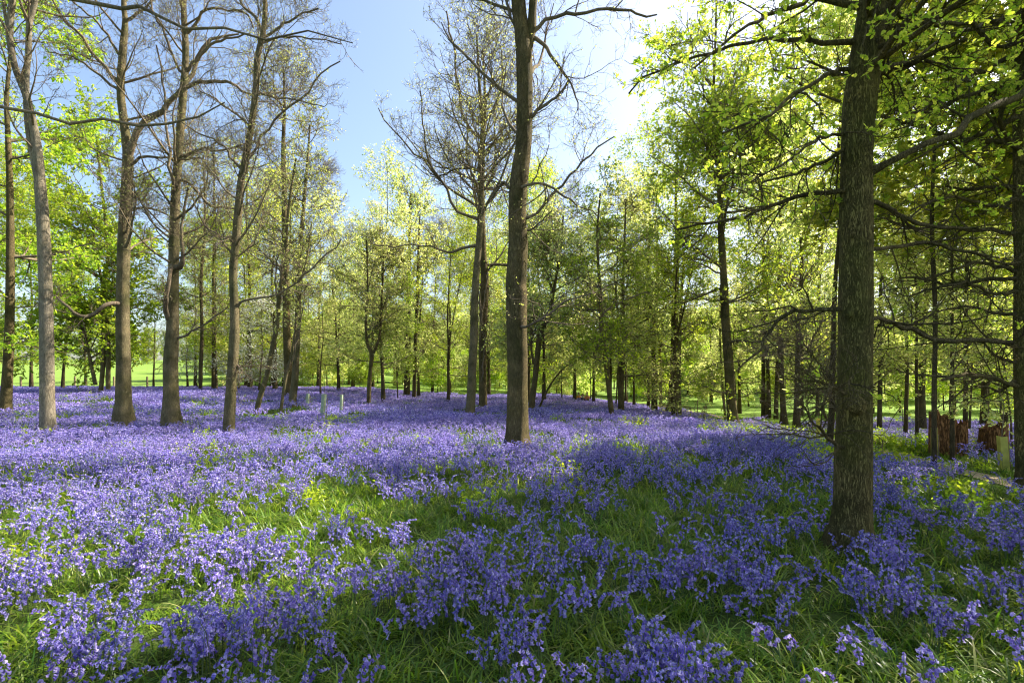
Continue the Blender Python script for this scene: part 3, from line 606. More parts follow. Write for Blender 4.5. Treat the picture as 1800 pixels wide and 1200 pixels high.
build_tree('tree', 'big mossy rough-barked trunk rising from the bluebells right of centre, nearest tree in the picture', 'oak tree', 4.75,
    [[(1494, 938, 78), (1496, 915, 70), (1499, 880, 66), (1500, 800, 64), (1502, 700, 62), (1503, 620, 61), (1504, 540, 61), (1505, 460, 58), (1505, 400, 57), (1505, 330, 55), (1507, 260, 55), (1510, 190, 58), (1517, 130, 56), (1524, 80, 54), (1532, 30, 54), (1537, -20, 50), (1545, -160, 46), (1535, -350, 40), (1560, -600, 28), (1550, -850, 16), (1580, -1080, 6)]],
    [[(1505, 70, 11), (1470, 76, 10), (1440, 75, 9), (1400, 70, 8), (1350, 72, 7, .3), (1290, 80, 6, .5), (1230, 96, 5, .8), (1160, 118, 4, 1), (1105, 165, 3, 1.2)],
     [(1500, 8, 13), (1480, 12, 11), (1440, -5, 9), (1390, 12, 8, -.2), (1330, 40, 6, -.4), (1280, 70, 5, -.6), (1220, 120, 3.5, -.7)],
     [(1480, 336, 10), (1450, 341, 9), (1400, 347, 8, .2), (1350, 362, 7, .4), (1300, 382, 6, .6), (1240, 394, 5, .8), (1190, 404, 3.5, 1)],
     [(1473, 543, 9), (1450, 542, 8), (1410, 545, 7, .1), (1380, 552, 7, .1), (1358, 568, 6, .2), (1345, 592, 6, .2), (1335, 610, 5, .2), (1315, 630, 4, .2), (1295, 652, 3, .2)],
     [(1535, 316, 17), (1550, 298, 13, -.1), (1580, 272, 11, -.2), (1620, 245, 11, -.2), (1680, 220, 12, -.1), (1740, 190, 12, .2), (1800, 158, 12, .6), (1900, 110, 10, 1.2)],
     [(1538, 128, 13), (1570, 122, 13), (1605, 112, 11, -.1), (1640, 92, 8, -.2), (1700, 70, 6, -.3)],
     [(1535, 135, 10), (1560, 115, 8, .2), (1600, 112, 6, .3)],
     [(1560, 2, 9), (1585, 22, 8), (1610, 32, 7, .2), (1660, 42, 7, .3), (1700, 46, 7, .4), (1730, 68, 7, .4), (1756, 84, 6, .4), (1810, 66, 4, .3)],
     [(1535, 356, 9), (1565, 368, 8, .2), (1600, 385, 7, .4), (1640, 398, 6, .5), (1690, 402, 5, .6), (1740, 405, 3, .8)],
     [(1533, 437, 8, .1), (1570, 436, 7, .3), (1620, 425, 7, .4), (1670, 437, 6, .4), (1730, 452, 5, .5), (1790, 466, 4, .6)],
     [(1534, 556, 8), (1570, 568, 8, .2), (1610, 585, 8, .3), (1640, 594, 7, .3), (1700, 598, 8, .2), (1780, 602, 8, .2)],
     [(1488, 260, 7), (1460, 280, 7), (1430, 292, 6, .2), (1400, 305, 5, .4), (1340, 320, 4, .6)],
     [(1478, 690, 7, -.1), (1465, 680, 7, -.3), (1452, 695, 6, -.4), (1446, 715, 6, -.4), (1455, 740, 4, -.4)],
     [(1480, 785, 7, -.1), (1455, 768, 6, -.3), (1440, 750, 5, -.4), (1420, 730, 3.5, -.5), (1408, 700, 2.5, -.6)],
     [(1476, 120, 8), (1420, 150, 7, -.4), (1370, 185, 6, -.7), (1320, 215, 5, -.9), (1270, 235, 3.5, -1)],
     [(1478, 235, 6), (1430, 250, 5, -.5), (1370, 290, 4, -.8), (1320, 320, 3, -1)]],
    bark='bark_moss', twig='bark', wf=1.06, bw=0.95, seed=29, sides=64, amp=0.007, n1=32, L1=2.7, a1=1.2, up1=0.15, t0=0.4, n2=9, L2=0.95, n3=7, L3=0.42, flat=0.8, side=(0.9, -1.8, 0),
    leaf='leaf_oak', nleaf=6, lsize=0.052, outline=LEAF_LOBED, flatness=0.3, leafz=3.0,
    burrs=[(1503, 712, 34), (1494, 555, 14), (1497, 420, 13), (1492, 190, 14)])
build_tree('tree', 'dark trunk cut by the right edge of the picture, crooked bare boughs reaching left', 'oak tree', 7.4,
    [[(1803, 862, 44), (1802, 820, 38), (1798, 740, 34), (1797, 640, 34), (1797, 560, 33), (1797, 460, 32), (1796, 360, 32), (1796, 280, 31), (1795, 190, 31), (1793, 90, 30), (1790, 0, 29), (1795, -120, 25), (1785, -250, 16), (1800, -380, 6)]],
    [[(1782, 475, 9), (1750, 468, 8), (1720, 462, 7), (1690, 470, 6), (1655, 480, 5), (1620, 492, 4)],
     [(1782, 492, 9), (1740, 490, 8, .2), (1700, 498, 7, .3), (1660, 500, 6, .4), (1620, 488, 5, .5), (1580, 488, 3, .6)],
     [(1782, 515, 9), (1745, 515, 7, -.3), (1715, 502, 6, -.5), (1690, 495, 6, -.6), (1650, 505, 5, -.8), (1600, 520, 3, -.8)],
     [(1782, 552, 8), (1755, 552, 6, .3), (1720, 540, 5, .5), (1680, 540, 4, .8), (1620, 552, 2.5, 1)],
     [(1782, 607, 10), (1740, 600, 9, -.1), (1700, 598, 8, -.2), (1650, 594, 8, -.3), (1600, 578, 6, -.4), (1560, 568, 4, -.5)],
     [(1784, 638, 7), (1760, 628, 6), (1745, 622, 5), (1735, 610, 4), (1730, 600, 3)],
     [(1784, 677, 10), (1765, 668, 9, -.2), (1730, 662, 9, -.3), (1695, 658, 8, -.4), (1675, 662, 6, -.5), (1655, 668, 4, -.6)],
     [(1784, 670, 7), (1770, 680, 6), (1755, 688, 6, -.1), (1735, 680, 4, -.1), (1715, 678, 3, -.1)],
     [(1782, 410, 9), (1750, 405, 8, .2), (1710, 405, 8, .3), (1665, 400, 7, .4), (1620, 392, 5, .6), (1570, 380, 3, .8)],
     [(1782, 352, 9), (1755, 360, 8, -.2), (1720, 358, 7, -.4), (1690, 348, 6, -.5), (1650, 352, 5, -.6), (1600, 370, 3, -.6)],
     [(1784, 328, 8), (1760, 326, 7, .3), (1735, 328, 6, .5), (1700, 335, 5, .6), (1660, 325, 3, .6)],
     [(1786, 262, 11), (1770, 240, 9, -.3), (1758, 210, 8, -.5), (1768, 180, 7, -.6)],
     [(1780, 210, 12), (1730, 235, 9, -.2), (1690, 252, 7, -.3), (1640, 262, 5, -.5), (1590, 290, 3, -.6)],
     [(1783, 100, 10), (1730, 120, 9, -.5), (1680, 160, 7, -.8), (1620, 200, 5, -1), (1570, 230, 3, -1.2)],
     [(1783, 30, 10), (1720, 50, 8, -1), (1640, 80, 6, -1.5), (1560, 130, 4, -1.8)],
     [(1783, 150, 10), (1720, 165, 8, -.5), (1650, 190, 6, -.8), (1590, 200, 4, -1)]],
    bark='bark_moss', twig='bark', seed=30, sides=30, amp=0.008, n1=44, L1=4.0, a1=1.2, up1=0.1, t0=0.38, n2=9, L2=1.25, n3=7, L3=0.5, flat=0.7, side=(0.8, -1.6, 0),
    leaf='leaf_oak', nleaf=8, lsize=0.058, outline=LEAF_LOBED, flatness=0.3, leafz=4.2)
# slim trunks on the right, beyond the path
for i, (px, py, wd, D, lb, kind) in enumerate([
    (1546, 757, 9, 17.0, 'slim brown trunk leaning left directly right of the big mossy trunk', 'leaf_mid'),
    (1592, 762, 8, 16.5, 'slim straight trunk second from the big mossy trunk on its right', 'leaf_mid'),
    (1612, 768, 7, 16.0, 'slim trunk with a leaning twin at its foot, left of the stump pair', 'leaf_mid'),
    (1642, 800, 12, 14.0, 'taller trunk rising behind the yellow-green tree guard, left of the big stump', 'leaf_oak'),
    (1674, 790, 9, 14.2, 'mossy trunk leaning right in front of the big hollow stump', 'leaf_mid'),
    (1697, 765, 10, 16.5, 'trunk rising just behind the big hollow stump', 'leaf_mid'),
    (1735, 745, 7, 19.0, 'thin trunk rising behind the smaller stump', 'leaf_mid'),
    (1342, 728, 8, 23.5, 'slim trunk left of the upright brown trunk beyond the path', 'leaf_mid'),
    (1364, 730, 8, 24.5, 'thin dark trunk directly left of the upright brown trunk beyond the path', 'leaf_lime'),
    (1409, 724, 7, 27.0, 'thin trunk in front of the pale pool of light right of the upright brown trunk', 'leaf_mid'),
    (1437, 724, 7, 27.0, 'thin trunk above the yellow tree guard left of the big mossy trunk', 'leaf_mid'),
    (352, 693, 7, 34.0, 'thin tree that forks low down, between the swollen-based trunk and the slim brown one', 'leaf_pale'),
    (375, 690, 7, 38.0, 'thin dark tree right beside the low-forked one at the back edge of the bluebells', 'leaf_pale'),
    (440, 690, 8, 40.0, 'thin tree with a sideways-leaning twin at the back edge of the bluebells', 'leaf_pale')]):
    lean = random.uniform(-10, 10); big = px == 1642
    build_tree('tree', lb, 'tree', D,
        [[(px, py, wd * 1.1), (px - lean * .1, py - 40, wd), (px - lean * .35, py - 110, wd * .9), (px - lean * .2, py - 200, wd * .75), (px - lean, py - 300, wd * .6), (px - lean * .7, py - 420, wd * .3)] if not big else [(px, py, 11), (px, py - 100, 10), (px + 2, py - 250, 9), (px - 4, py - 420, 8), (px + 3, py - 600, 7), (px, py - 800, 3)]],
        bark='bark_far', seed=40 + i, sides=10, amp=0.003, n1=38 if big else 20, L1=2.5 if big else D * .12, a1=1.2, up1=0.1, t0=0.5 if big else 0.25, n2=7, L2=1.3 if big else D * .06, n3=7, L3=.6 if big else D * .03, flat=0.5,
        leaf=kind, nleaf=12 if big else 7 if kind != 'leaf_pale' else 4, lsize=0.05 + D * .0022 + (.03 if big else 0))
# off the left edge: the tree whose long bare boughs hang across the top left
build_tree('tree', 'tree whose long thin bare boughs cross in front of the left-hand trunks', 'tree', 8.0,
    [[(-330, 800, 44), (-325, 600, 40), (-320, 300, 36), (-330, 0, 32), (-310, -300, 24), (-320, -700, 10)]],
    [[(-310, 160, 12), (-150, 178, 9), (0, 195, 7), (60, 205, 6.5), (130, 212, 6), (210, 214, 6), (250, 220, 5.5), (290, 222, 5), (330, 212, 4), (360, 195, 3.5), (395, 180, 2.5)],
     [(-300, -120, 14), (-100, -60, 11), (100, -15, 9), (205, 2, 8), (260, 22, 7), (330, 42, 6), (400, 62, 5), (465, 71, 4.5), (520, 62, 3.5), (570, 68, 3), (620, 76, 2)]],
    bark='bark', seed=60, sides=20, amp=0.006, n1=8, L1=3.0, t0=0.7, n2=7, L2=0.9, n3=5, L3=0.45, n4=0, leaf=None)

# ------------------------------------------------------------------ prototypes of the trees farther back
def proto(name, seed, Ht=15.0, r=0.125, n1=34, L1=3.4, a1=1.2, up=0.1, t0=0.15, n2=9, L2=1.7, n3=6, L3=0.85, n4=0, flat=0.4, leaf='leaf_mid', nleaf=5, lsize=0.125, bark='bark_far', outline=LEAF_SIMPLE, fork=False):
    rng = np.random.default_rng(seed)
    k = 10; z = np.linspace(-0.15, Ht, k)
    xy = np.cumsum(rng.normal(0, 0.09, (k, 2)), 0) * np.linspace(0, 1.6, k)[:, None]
    rr = r * (1 - 0.965 * np.linspace(0, 1, k) ** 0.85); rr[0] *= 1.35
    st = [np.c_[xy, z, rr]]
    if fork:
        j = int(rng.integers(1, 4)); s2 = st[0][j:].copy(); s2[:, 3] *= 0.7; s2[:, 0] += np.linspace(0, 1, len(s2)) ** 0.7 * rng.uniform(1, 2) * rng.choice([-1, 1]); s2[:, 1] += np.linspace(0, 1, len(s2)) * rng.uniform(-1, 1); st.append(s2)
    tr = Geo()
    for s in st: tr.add(*rough_tube(s, 10, 0.004, seed, step=0.35))
    S = [resample(s, 20) for s in st]; PP = np.array([s[:, :3] for s in S]); RR = np.array([s[:, 3] for s in S])
    br = Geo()
    P1, R1 = grow(rng, PP, RR, n1 // len(st), t0, 0.98, L1, a1, up, 0.15, 8, 0.45, 0.01, flat=flat, lfall='round'); br.add(*tubes(P1, R1, 4))
    P2, R2 = grow(rng, P1, R1, n2, 0.15, 1, L2, 0.9, up * .5, 0.15, 6, 0.5, 0.007, flat=flat); br.add(*tubes(P2, R2, 3))
    P3, R3 = grow(rng, P2, R2, n3, 0.15, 1, L3, 0.85, up * .3, 0.2, 4, 0.5, 0.005, flat=flat); br.add(*tubes(P3, R3, 3))
    tips = P3
    if n4:
        P4, R4 = grow(rng, P3, R3, n4, 0.15, 1, L3 * .6, 0.85, up * .3, 0.2, 4, 0.5, 0.005, flat=flat); br.add(*tubes(P4, R4, 3)); tips = P4
    out = [('trunk', tr.mesh('trunk', M[bark])), ('branches', br.mesh('branches', M['twig']))]
    if leaf:
        lg = Geo(); pos, d = along(rng, tips, nleaf, 0.15, 1, 0.06); leaves(lg, rng, pos, d, lsize, outline, flatness=0.55)
        out.append(('crown', lg.mesh('crown', M[leaf], smooth=False)))
    return out
PROT = {
    'beech': [proto('a', 101), proto('a', 102, Ht=16, fork=True), proto('a', 103, Ht=14, L1=3.8)],
    'lime': [proto('b', 111, leaf='leaf_lime', n1=38, L1=3.6), proto('b', 112, leaf='leaf_lime', Ht=13, fork=True, L1=3.8)],
    'oak': [proto('c', 121, leaf='leaf_oak', n1=36, L1=4.0, flat=0.8, r=0.14), proto('c', 122, leaf='leaf_oak', Ht=16, n1=38, L1=4.0, flat=0.8, r=0.15)],
    'pale': [proto('d', 131, leaf='leaf_pale', nleaf=4, up=0.4, a1=1.0, lsize=0.10), proto('d', 132, leaf='leaf_pale', nleaf=5, Ht=13, fork=True, up=0.3, lsize=0.10)],
    'bare': [proto('e', 141, leaf='leaf_pale', nleaf=1, n4=3, up=0.6, a1=0.8, flat=1.0, lsize=0.05, n1=26, L1=3.8), proto('e', 142, leaf=None, n4=4, up=0.6, a1=0.8, flat=1.0, n1=28, L1=3.8)],
    'shade': [proto('j', 191, Ht=15, n1=44, L1=4.6, t0=0.3, nleaf=8, lsize=0.15, r=0.18, flat=0.7, leaf='leaf_mid'), proto('j', 192, Ht=13, n1=44, L1=4.4, t0=0.3, nleaf=8, lsize=0.15, r=0.17, flat=0.7, leaf='leaf_mid')],
    'blossom': [proto('f', 151, leaf='blossom', Ht=8, n1=22, L1=2.8, nleaf=3, lsize=0.13, r=0.1)],
    'bush': [proto('g', 161, Ht=4.5, r=0.06, t0=0.04, n1=30, L1=2.0, n2=7, L2=1.1, n3=6, L3=0.6, nleaf=12, lsize=0.12), proto('g', 162, Ht=3.6, r=0.05, t0=0.03, n1=30, L1=2.0, n2=7, L2=1.0, n3=6, L3=0.6, nleaf=9, lsize=0.10, leaf='leaf_lime', fork=True)],
    'dark': [proto('h', 171, Ht=10, n1=46, L1=4.2, t0=0.05, nleaf=12, lsize=0.19, leaf='leaf_dark'), proto('h', 172, Ht=11, n1=46, L1=4.6, t0=0.05, nleaf=12, lsize=0.2, leaf='leaf_lime')],
    'pole': [proto('i', 181, Ht=9, r=0.06, n1=18, L1=1.7, n2=6, L2=0.9, n3=6, L3=0.5, nleaf=6, lsize=0.10, t0=0.25), proto('i', 182, Ht=7.5, r=0.05, n1=18, L1=1.6, n2=6, L2=0.9, n3=6, L3=0.5, nleaf=7, lsize=0.10, leaf='leaf_lime', t0=0.2, fork=True)],
}
DESC = {
    'beech': ('leafy yellow-green tree standing among the trunks of the back rows', 'tree', 'leafy trees of the back rows'),
    'lime': ('fresh bright-green leafy tree in the back rows of the wood', 'tree', 'bright green trees of the back rows'),
    'oak': ('stout-stemmed tree with golden-green leaves in the back rows', 'tree', 'golden-green trees of the back rows'),
    'pale': ('thinly leaved pale-green tree in the back rows of the wood', 'tree', 'thinly leaved trees of the back rows'),
    'bare': ('nearly bare twiggy tree rising against the sky at the back', 'tree', 'bare twiggy trees at the back'),
    'shade': ('large full-crowned oak standing just beyond the right edge', 'oak tree', 'oaks beyond the right edge'),
    'blossom': ('small tree with white blossom among the back rows', 'tree', 'white blossoming trees'),
    'bush': ('low leafy bush growing between the far trunks', 'bush', 'bushes between the far trunks'),
    'dark': ('broad tree with leaves almost to the ground beyond the green meadow', 'tree', 'broad trees beyond the meadow'),
    'pole': ('thin young sapling with a light crown among the back rows', 'sapling', 'thin saplings in the wood')}
def plant(kind, x, y, s=1.0, label=None, seed=None):
    vs = PROT[kind]; v = vs[random.randrange(len(vs))]
    nm = {'bush': 'bush', 'pole': 'sapling'}.get(kind, 'tree')
    r = empty(nm, (x, y, h1(x, y)), random.uniform(0, 6.28)); r.scale = (s * random.uniform(.92, 1.08), s * random.uniform(.92, 1.08), s)
    d = DESC[kind]; tag(r, label or d[0], d[1], None if label else d[2])
    for n, me in v:
        o = bpy.data.objects.new(n, me); link(o); o.parent = r
    return r
def at_px(px, D): return (px - CX) / F * D

used = []
def free(x, y, r):
    return all((x - a) ** 2 + (y - b) ** 2 > r * r for a, b in used)
def scatter(n, pxr, Dr, kinds, weights, sr, gap):
    k = t = 0
    while k < n and t < n * 30:
        t += 1
        px = random.uniform(*pxr); D = random.uniform(*Dr); x = at_px(px, D)
        if not free(x, D, gap): continue
        if path_dist(x, D)[0] < 1.2: continue
        used.append((x, D)); plant(random.choices(kinds, weights)[0], x, D, random.uniform(*sr)); k += 1
scatter(14, (560, 1480), (27, 36), ['pole', 'beech', 'lime'], [3, 3, 2], (.8, 1.0), 2.0)
scatter(30, (330, 1500), (36, 48), ['beech', 'lime', 'pale', 'pole', 'oak'], [5, 2, 3, 2, 1], (.85, 1.1), 2.2)
scatter(24, (350, 1560), (48, 66), ['beech', 'oak', 'pale', 'lime', 'pole'], [4, 2, 3, 2, 3], (.95, 1.2), 2.8)
scatter(46, (400, 1600), (45, 60), ['bush'], [1], (.7, 1.3), 1.4)
scatter(14, (430, 1600), (66, 100), ['beech', 'oak', 'dark', 'lime'], [3, 2, 3, 2], (.9, 1.15), 4.5)
scatter(52, (400, 1700), (60, 84), ['bush'], [1], (1.3, 2.3), 2.0)
scatter(22, (1450, 1900), (36, 60), ['bush'], [1], (.8, 1.5), 2.0)
scatter(16, (480, 1500), (92, 112), ['dark'], [1], (.9, 1.2), 5.0)
scatter(11, (1480, 1860), (23, 40), ['pole', 'beech', 'oak', 'bush'], [3, 2, 2, 1], (.7, .95), 2.6)
scatter(12, (1500, 1900), (40, 80), ['oak', 'beech', 'lime', 'dark'], [3, 3, 1, 2], (.9, 1.1), 4.5)
# left: behind the first trunks, leaving the meadow in view
for px, D, k, s in [(1150, 31, 'oak', 1.15), (1400, 24, 'oak', 1.15), (1350, 33, 'lime', 1.2), (1620, 22, 'oak', 1.1), (1500, 30, 'beech', 1.15), (1730, 26, 'oak', 1.0), (-60, 24, 'lime', 1.0), (55, 40, 'lime', 1.1), (110, 37, 'lime', .95), (-20, 34, 'lime', 1.1), (270, 46, 'pale', .75), (150, 52, 'lime', .9), (330, 44, 'blossom', 1.0), (455, 34, 'blossom', .75), (500, 38, 'blossom', .8), (420, 36, 'blossom', .75), (560, 44, 'bare', 1.25), (480, 46, 'bare', 1.25), (400, 50, 'bare', 1.1), (620, 50, 'bare', 1.0), (860, 42, 'bare', 1.0), (1010, 36, 'bare', 1.0), (760, 45, 'bare', 1.0), (1140, 40, 'bare', 1.1)]:
    plant(k, at_px(px, D), D, s)
random.seed(31)
for i in range(34):     # broad trees along the top of the meadow
    px = -420 + i * 40 + random.uniform(-12, 12); D = random.uniform(128, 165)
    if px > 470: D *= 0.9
    plant('dark', at_px(px, D), D, random.uniform(.7, 1.1))
for i in range(12):
    px = 1450 + i * 50 + random.uniform(-12, 12); D = random.uniform(95, 125)
    plant('dark', at_px(px, D), D, random.uniform(.8, 1.2))
# to the right of the frame: neighbours whose crowns shade the foreground
for x, y, k, s in [(11.2, 8.2, 'oak', .78), (16.2, 12.6, 'shade', 1.05), (12, 4.6, 'shade', .75), (16.5, 8.0, 'shade', 1.0), (20, 18, 'oak', 1.0), (24, 25, 'oak', 1.0)]:
    plant(k, x, y, s, None)

# ------------------------------------------------------------------ bluebells, leaves, grass
def bell_plants(seed, n, spread, lod):
    rng = np.random.default_rng(seed); g = Geo()
    for k in range(n):
        x0, y0 = rng.normal(0, spread, 2) if lod < 2 else rng.uniform(-spread, spread, 2)
        hgt = rng.uniform(0.24, 0.40); az = rng.uniform(0, 6.28); lean = rng.uniform(0.02, 0.09)
        dx, dy = math.cos(az), math.sin(az)
        t = np.linspace(0, 1, 8)
        out = lean * t + 0.065 * np.clip((t - 0.72) / 0.28, 0, 1) ** 2
        z = hgt * (t - 0.15 * np.clip((t - 0.75) / 0.25, 0, 1) ** 2.2)
        S = np.stack([x0 + dx * out, y0 + dy * out, z - 0.02 * (1 - t)], 1)
        if lod == 0: g.add(*tubes(S[None], np.linspace(0.0026, 0.0013, 8)[None], 4), m=1)
        elif lod == 1: g.add(*tubes(S[None, ::2], np.linspace(0.0028, 0.0018, 4)[None], 3), m=1)
        nb = int(rng.integers(9, 15)) if lod == 0 else (int(rng.integers(9, 13)) if lod == 1 else 6)
        tb = np.linspace(0.60, 1.0, nb)
        for j, tt in enumerate(tb):
            c = np.array([np.interp(tt, t, S[:, i]) for i in range(3)])
            a2 = az + rng.normal(0, 0.6 if tt > .8 else 1.2)
            o = np.array([math.cos(a2), math.sin(a2), 0])
            dn = np.array([0, 0, -1.0]) * rng.uniform(0.5, 1.1) + o * rng.uniform(0.4, 0.9); dn /= np.linalg.norm(dn)
            c = c + o * 0.008 + np.array([0, 0, 0.002])
            s = rng.uniform(0.85, 1.2) * (1.0 - 0.25 * (tt - 0.6) / 0.4)
            if lod == 0:
                pts = np.array([c, c + dn * .005 * s, c + dn * .015 * s, c + dn * .020 * s]); rr = np.array([.0020, .0042, .0044, .0115]) * s
                V, Qd = tubes(pts[None], rr[None], 6)
                V = V.reshape(4, 6, 3); V[3, ::2] -= dn * .005 * s; V = V.reshape(-1, 3)
                g.add(V, Qd, m=0)
            elif lod == 1:
                pts = np.array([c, c + dn * .011 * s, c + dn * .020 * s]); rr = np.array([.003, .0065, .0115]) * s
                g.add(*tubes(pts[None], rr[None], 4), m=0)
            else:
                sd = np.cross(dn, rng.normal(size=3)); sd /= np.linalg.norm(sd)
                q = np.array([c - sd * .012, c + sd * .012, c + dn * .032 + sd * .017, c + dn * .032 - sd * .017]) + rng.normal(0, .003, 3)
                g.add(q, [[0, 1, 2, 3]], m=0)
    return g
def strap_leaves(seed, n, spread, lod, ln=(0.13, 0.30), wd=0.0046, base=0.03):
    rng = np.random.default_rng(seed); g = Geo(); K = 6 if lod == 0 else (4 if lod == 1 else 3)
    for k in range(n):
        x0, y0 = rng.uniform(-spread, spread, 2); az = rng.uniform(0, 6.28); L = rng.uniform(*ln)
        th = rng.uniform(0.15, 0.9); bend = rng.uniform(0.6, 1.9)
        p = np.array([x0, y0, -0.02]); pts = [p]; a = th
        for i in range(K - 1):
            a2 = a + bend * (i + .5) / (K - 1)
            p = p + L / (K - 1) * np.array([math.cos(az) * math.sin(a2), math.sin(az) * math.sin(a2), math.cos(a2)]); p[2] = max(p[2], 0.012); pts.append(p)
        pts = np.array(pts); sd = np.array([-math.sin(az), math.cos(az), 0.0]) 
        tw = wd * rng.uniform(.7, 1.3) * (1.6 if lod == 2 else 1.2 if lod == 1 else 1)
        wv = tw * np.array([.6, 1, 1, .85, .55, .1])[np.linspace(0, 5, K).astype(int)]
        V = np.stack([pts - sd * wv[:, None], pts + sd * wv[:, None]], 1).reshape(-1, 3)
        kk = np.arange(K - 1) * 2
        g.add(V, np.stack([kk, kk + 1, kk + 3, kk + 2], 1), m=0)
    return g
def herb(seed, n=26):
    rng = np.random.default_rng(seed); g = Geo()
    for k in range(n):
        x0, y0 = rng.normal(0, .13, 2); hh = rng.uniform(.1, .42)
        S = np.array([[x0, y0, -.02], [x0 + rng.normal(0, .02), y0 + rng.normal(0, .02), hh * .5], [x0 + rng.normal(0, .05), y0 + rng.normal(0, .05), hh]])
        g.add(*tubes(S[None], np.array([[.003, .0025, .0015]]), 3), m=0)
        pos, d = along(rng, S[None], 9, .3, 1, .015); leaves(g, rng, pos, rng.normal(0, 1, pos.shape), .055, LEAF_SIMPLE, flatness=.6)
    return g

def source(name, meshes):
    c = bpy.data.collections.new(name)
    for i, (n, me) in enumerate(meshes):
        o = bpy.data.objects.new('%s_%02d' % (n, i), me); c.objects.link(o)
    return c
def instancer(name, label, col, pts, rot, scl, vid):
    me = bpy.data.meshes.new(name); me.vertices.add(len(pts)); me.vertices.foreach_set('co', np.asarray(pts, np.float32).ravel())
    a = me.attributes.new('rot', 'FLOAT_VECTOR', 'POINT'); a.data.foreach_set('vector', np.asarray(rot, np.float32).ravel())
    a = me.attributes.new('scl', 'FLOAT', 'POINT'); a.data.foreach_set('value', np.asarray(scl, np.float32))
    a = me.attributes.new('vid', 'INT', 'POINT'); a.data.foreach_set('value', np.asarray(vid, np.int32))
    o = bpy.data.objects.new(name, me); link(o)
    ng = bpy.data.node_groups.new(name + '_spread', 'GeometryNodeTree')
    ng.interface.new_socket('Geometry', in_out='INPUT', socket_type='NodeSocketGeometry')
    ng.interface.new_socket('Geometry', in_out='OUTPUT', socket_type='NodeSocketGeometry')
    N, L = ng.nodes, ng.links
    gi = N.new('NodeGroupInput'); go = N.new('NodeGroupOutput'); ip = N.new('GeometryNodeInstanceOnPoints')
    ci = N.new('GeometryNodeCollectionInfo'); ci.inputs['Collection'].default_value = col
    ci.inputs['Separate Children'].default_value = True; ci.inputs['Reset Children'].default_value = True
    def attr(nm, ty):
        n = N.new('GeometryNodeInputNamedAttribute'); n.data_type = ty; n.inputs['Name'].default_value = nm
        return [s for s in n.outputs if s.enabled and s.name == 'Attribute'][0]
    L.new(gi.outputs[0], ip.inputs['Points']); L.new(ci.outputs[0], ip.inputs['Instance'])
    ip.inputs['Pick Instance'].default_value = True
    L.new(attr('vid', 'INT'), ip.inputs['Instance Index']); L.new(attr('scl', 'FLOAT'), ip.inputs['Scale'])
    e2r = N.new('FunctionNodeEulerToRotation'); L.new(attr('rot', 'FLOAT_VECTOR'), e2r.inputs[0]); L.new(e2r.outputs[0], ip.inputs['Rotation'])
    L.new(ip.outputs[0], go.inputs[0])
    md = o.modifiers.new('spread', 'NODES'); md.node_group = ng
    tag(o, label, name.replace('_', ' '), kind='stuff')
    return o

TRUNKS = [(o.location.x, o.location.y, 0.3) for o in COL.objects if o.type == 'EMPTY' and o.parent is None and o.location.y < 30]
def pnoise(x, y, s, off):
    return np.array([noise.noise(Vector((a * s + off, b * s, off * .37))) for a, b in zip(x, y)])
def sample(rng, D0, D1, dens, wide=1.22):
    """even density (per square metre) over the widening strip in view"""
    A = wide * (D1 * D1 - D0 * D0) + 1.2 * (D1 - D0); n = int(A * dens)
    y = np.sqrt(rng.uniform(D0 * D0, D1 * D1, n)); x = rng.uniform(-1, 1, n) * (wide * y + 0.6)
    return x, y
def clear_of_trunks(x, y, pad=1.0):
    ok = np.ones(len(x), bool)
    for a, b, r in TRUNKS: ok &= (x - a) ** 2 + (y - b) ** 2 > (r * pad) ** 2
    return ok

bmats = [M['bell'], M['stem']]
src = []
for i in range(12): src.append(('a', bell_plants(300 + i, 5, 0.07, 0).mesh('bluebell_clump', bmats)))
for i in range(8): src.append(('b', bell_plants(330 + i, 9, 0.14, 1).mesh('bluebell_clump_far', bmats)))
for i in range(6): src.append(('c', bell_plants(350 + i, 45, 0.5, 2).mesh('bluebell_patch', bmats)))
bcol = source('bluebell_sources', src)
rng = np.random.default_rng(77)
PX, RX, SX, VX = [], [], [], []
for D0, D1, dens, v0, v1, thr, gain in [(1.5, 7.5, 48, 0, 12, -0.17, 1.6), (7.5, 17, 17, 12, 20, -0.36, 2.0), (17, 50, 1.7, 20, 26, -0.6, 3)]:
    x, y = sample(rng, D0, D1, dens)
    nz = 0.65 * pnoise(x, y, 2.9, 3.3) + 0.4 * pnoise(x, y, 0.8, 1.3) + 0.35 * pnoise(x, y, 0.28, 8.1)
    keep = rng.uniform(0, 1, len(x)) < np.clip((nz - thr) * gain, 0.04, 1)
    pd = path_dist(x, y); keep &= pd > 0.75; keep &= ~((pd < 2.2) & (rng.uniform(0, 1, len(x)) < 0.55) & (y > 8))
    keep &= y < WOOD_EDGE(x) - (0.6 if D1 > 20 else 0); keep &= clear_of_trunks(x, y, .9 if D0 < 10 else 1.3)
    x, y = x[keep], y[keep]
    PX.append(np.c_[x, y, H(x, y)]); RX.append(np.c_[rng.normal(0, .05, (len(x), 2)), rng.uniform(0, 6.28, len(x))])
    SX.append(rng.uniform(.8, 1.15, len(x))); VX.append(rng.integers(v0, v1, len(x)))
instancer('bluebells', 'carpet of violet-blue bluebells covering the woodland floor', bcol, np.vstack(PX), np.vstack(RX), np.concatenate(SX), np.concatenate(VX))
print('bluebell instances', sum(map(len, PX)))

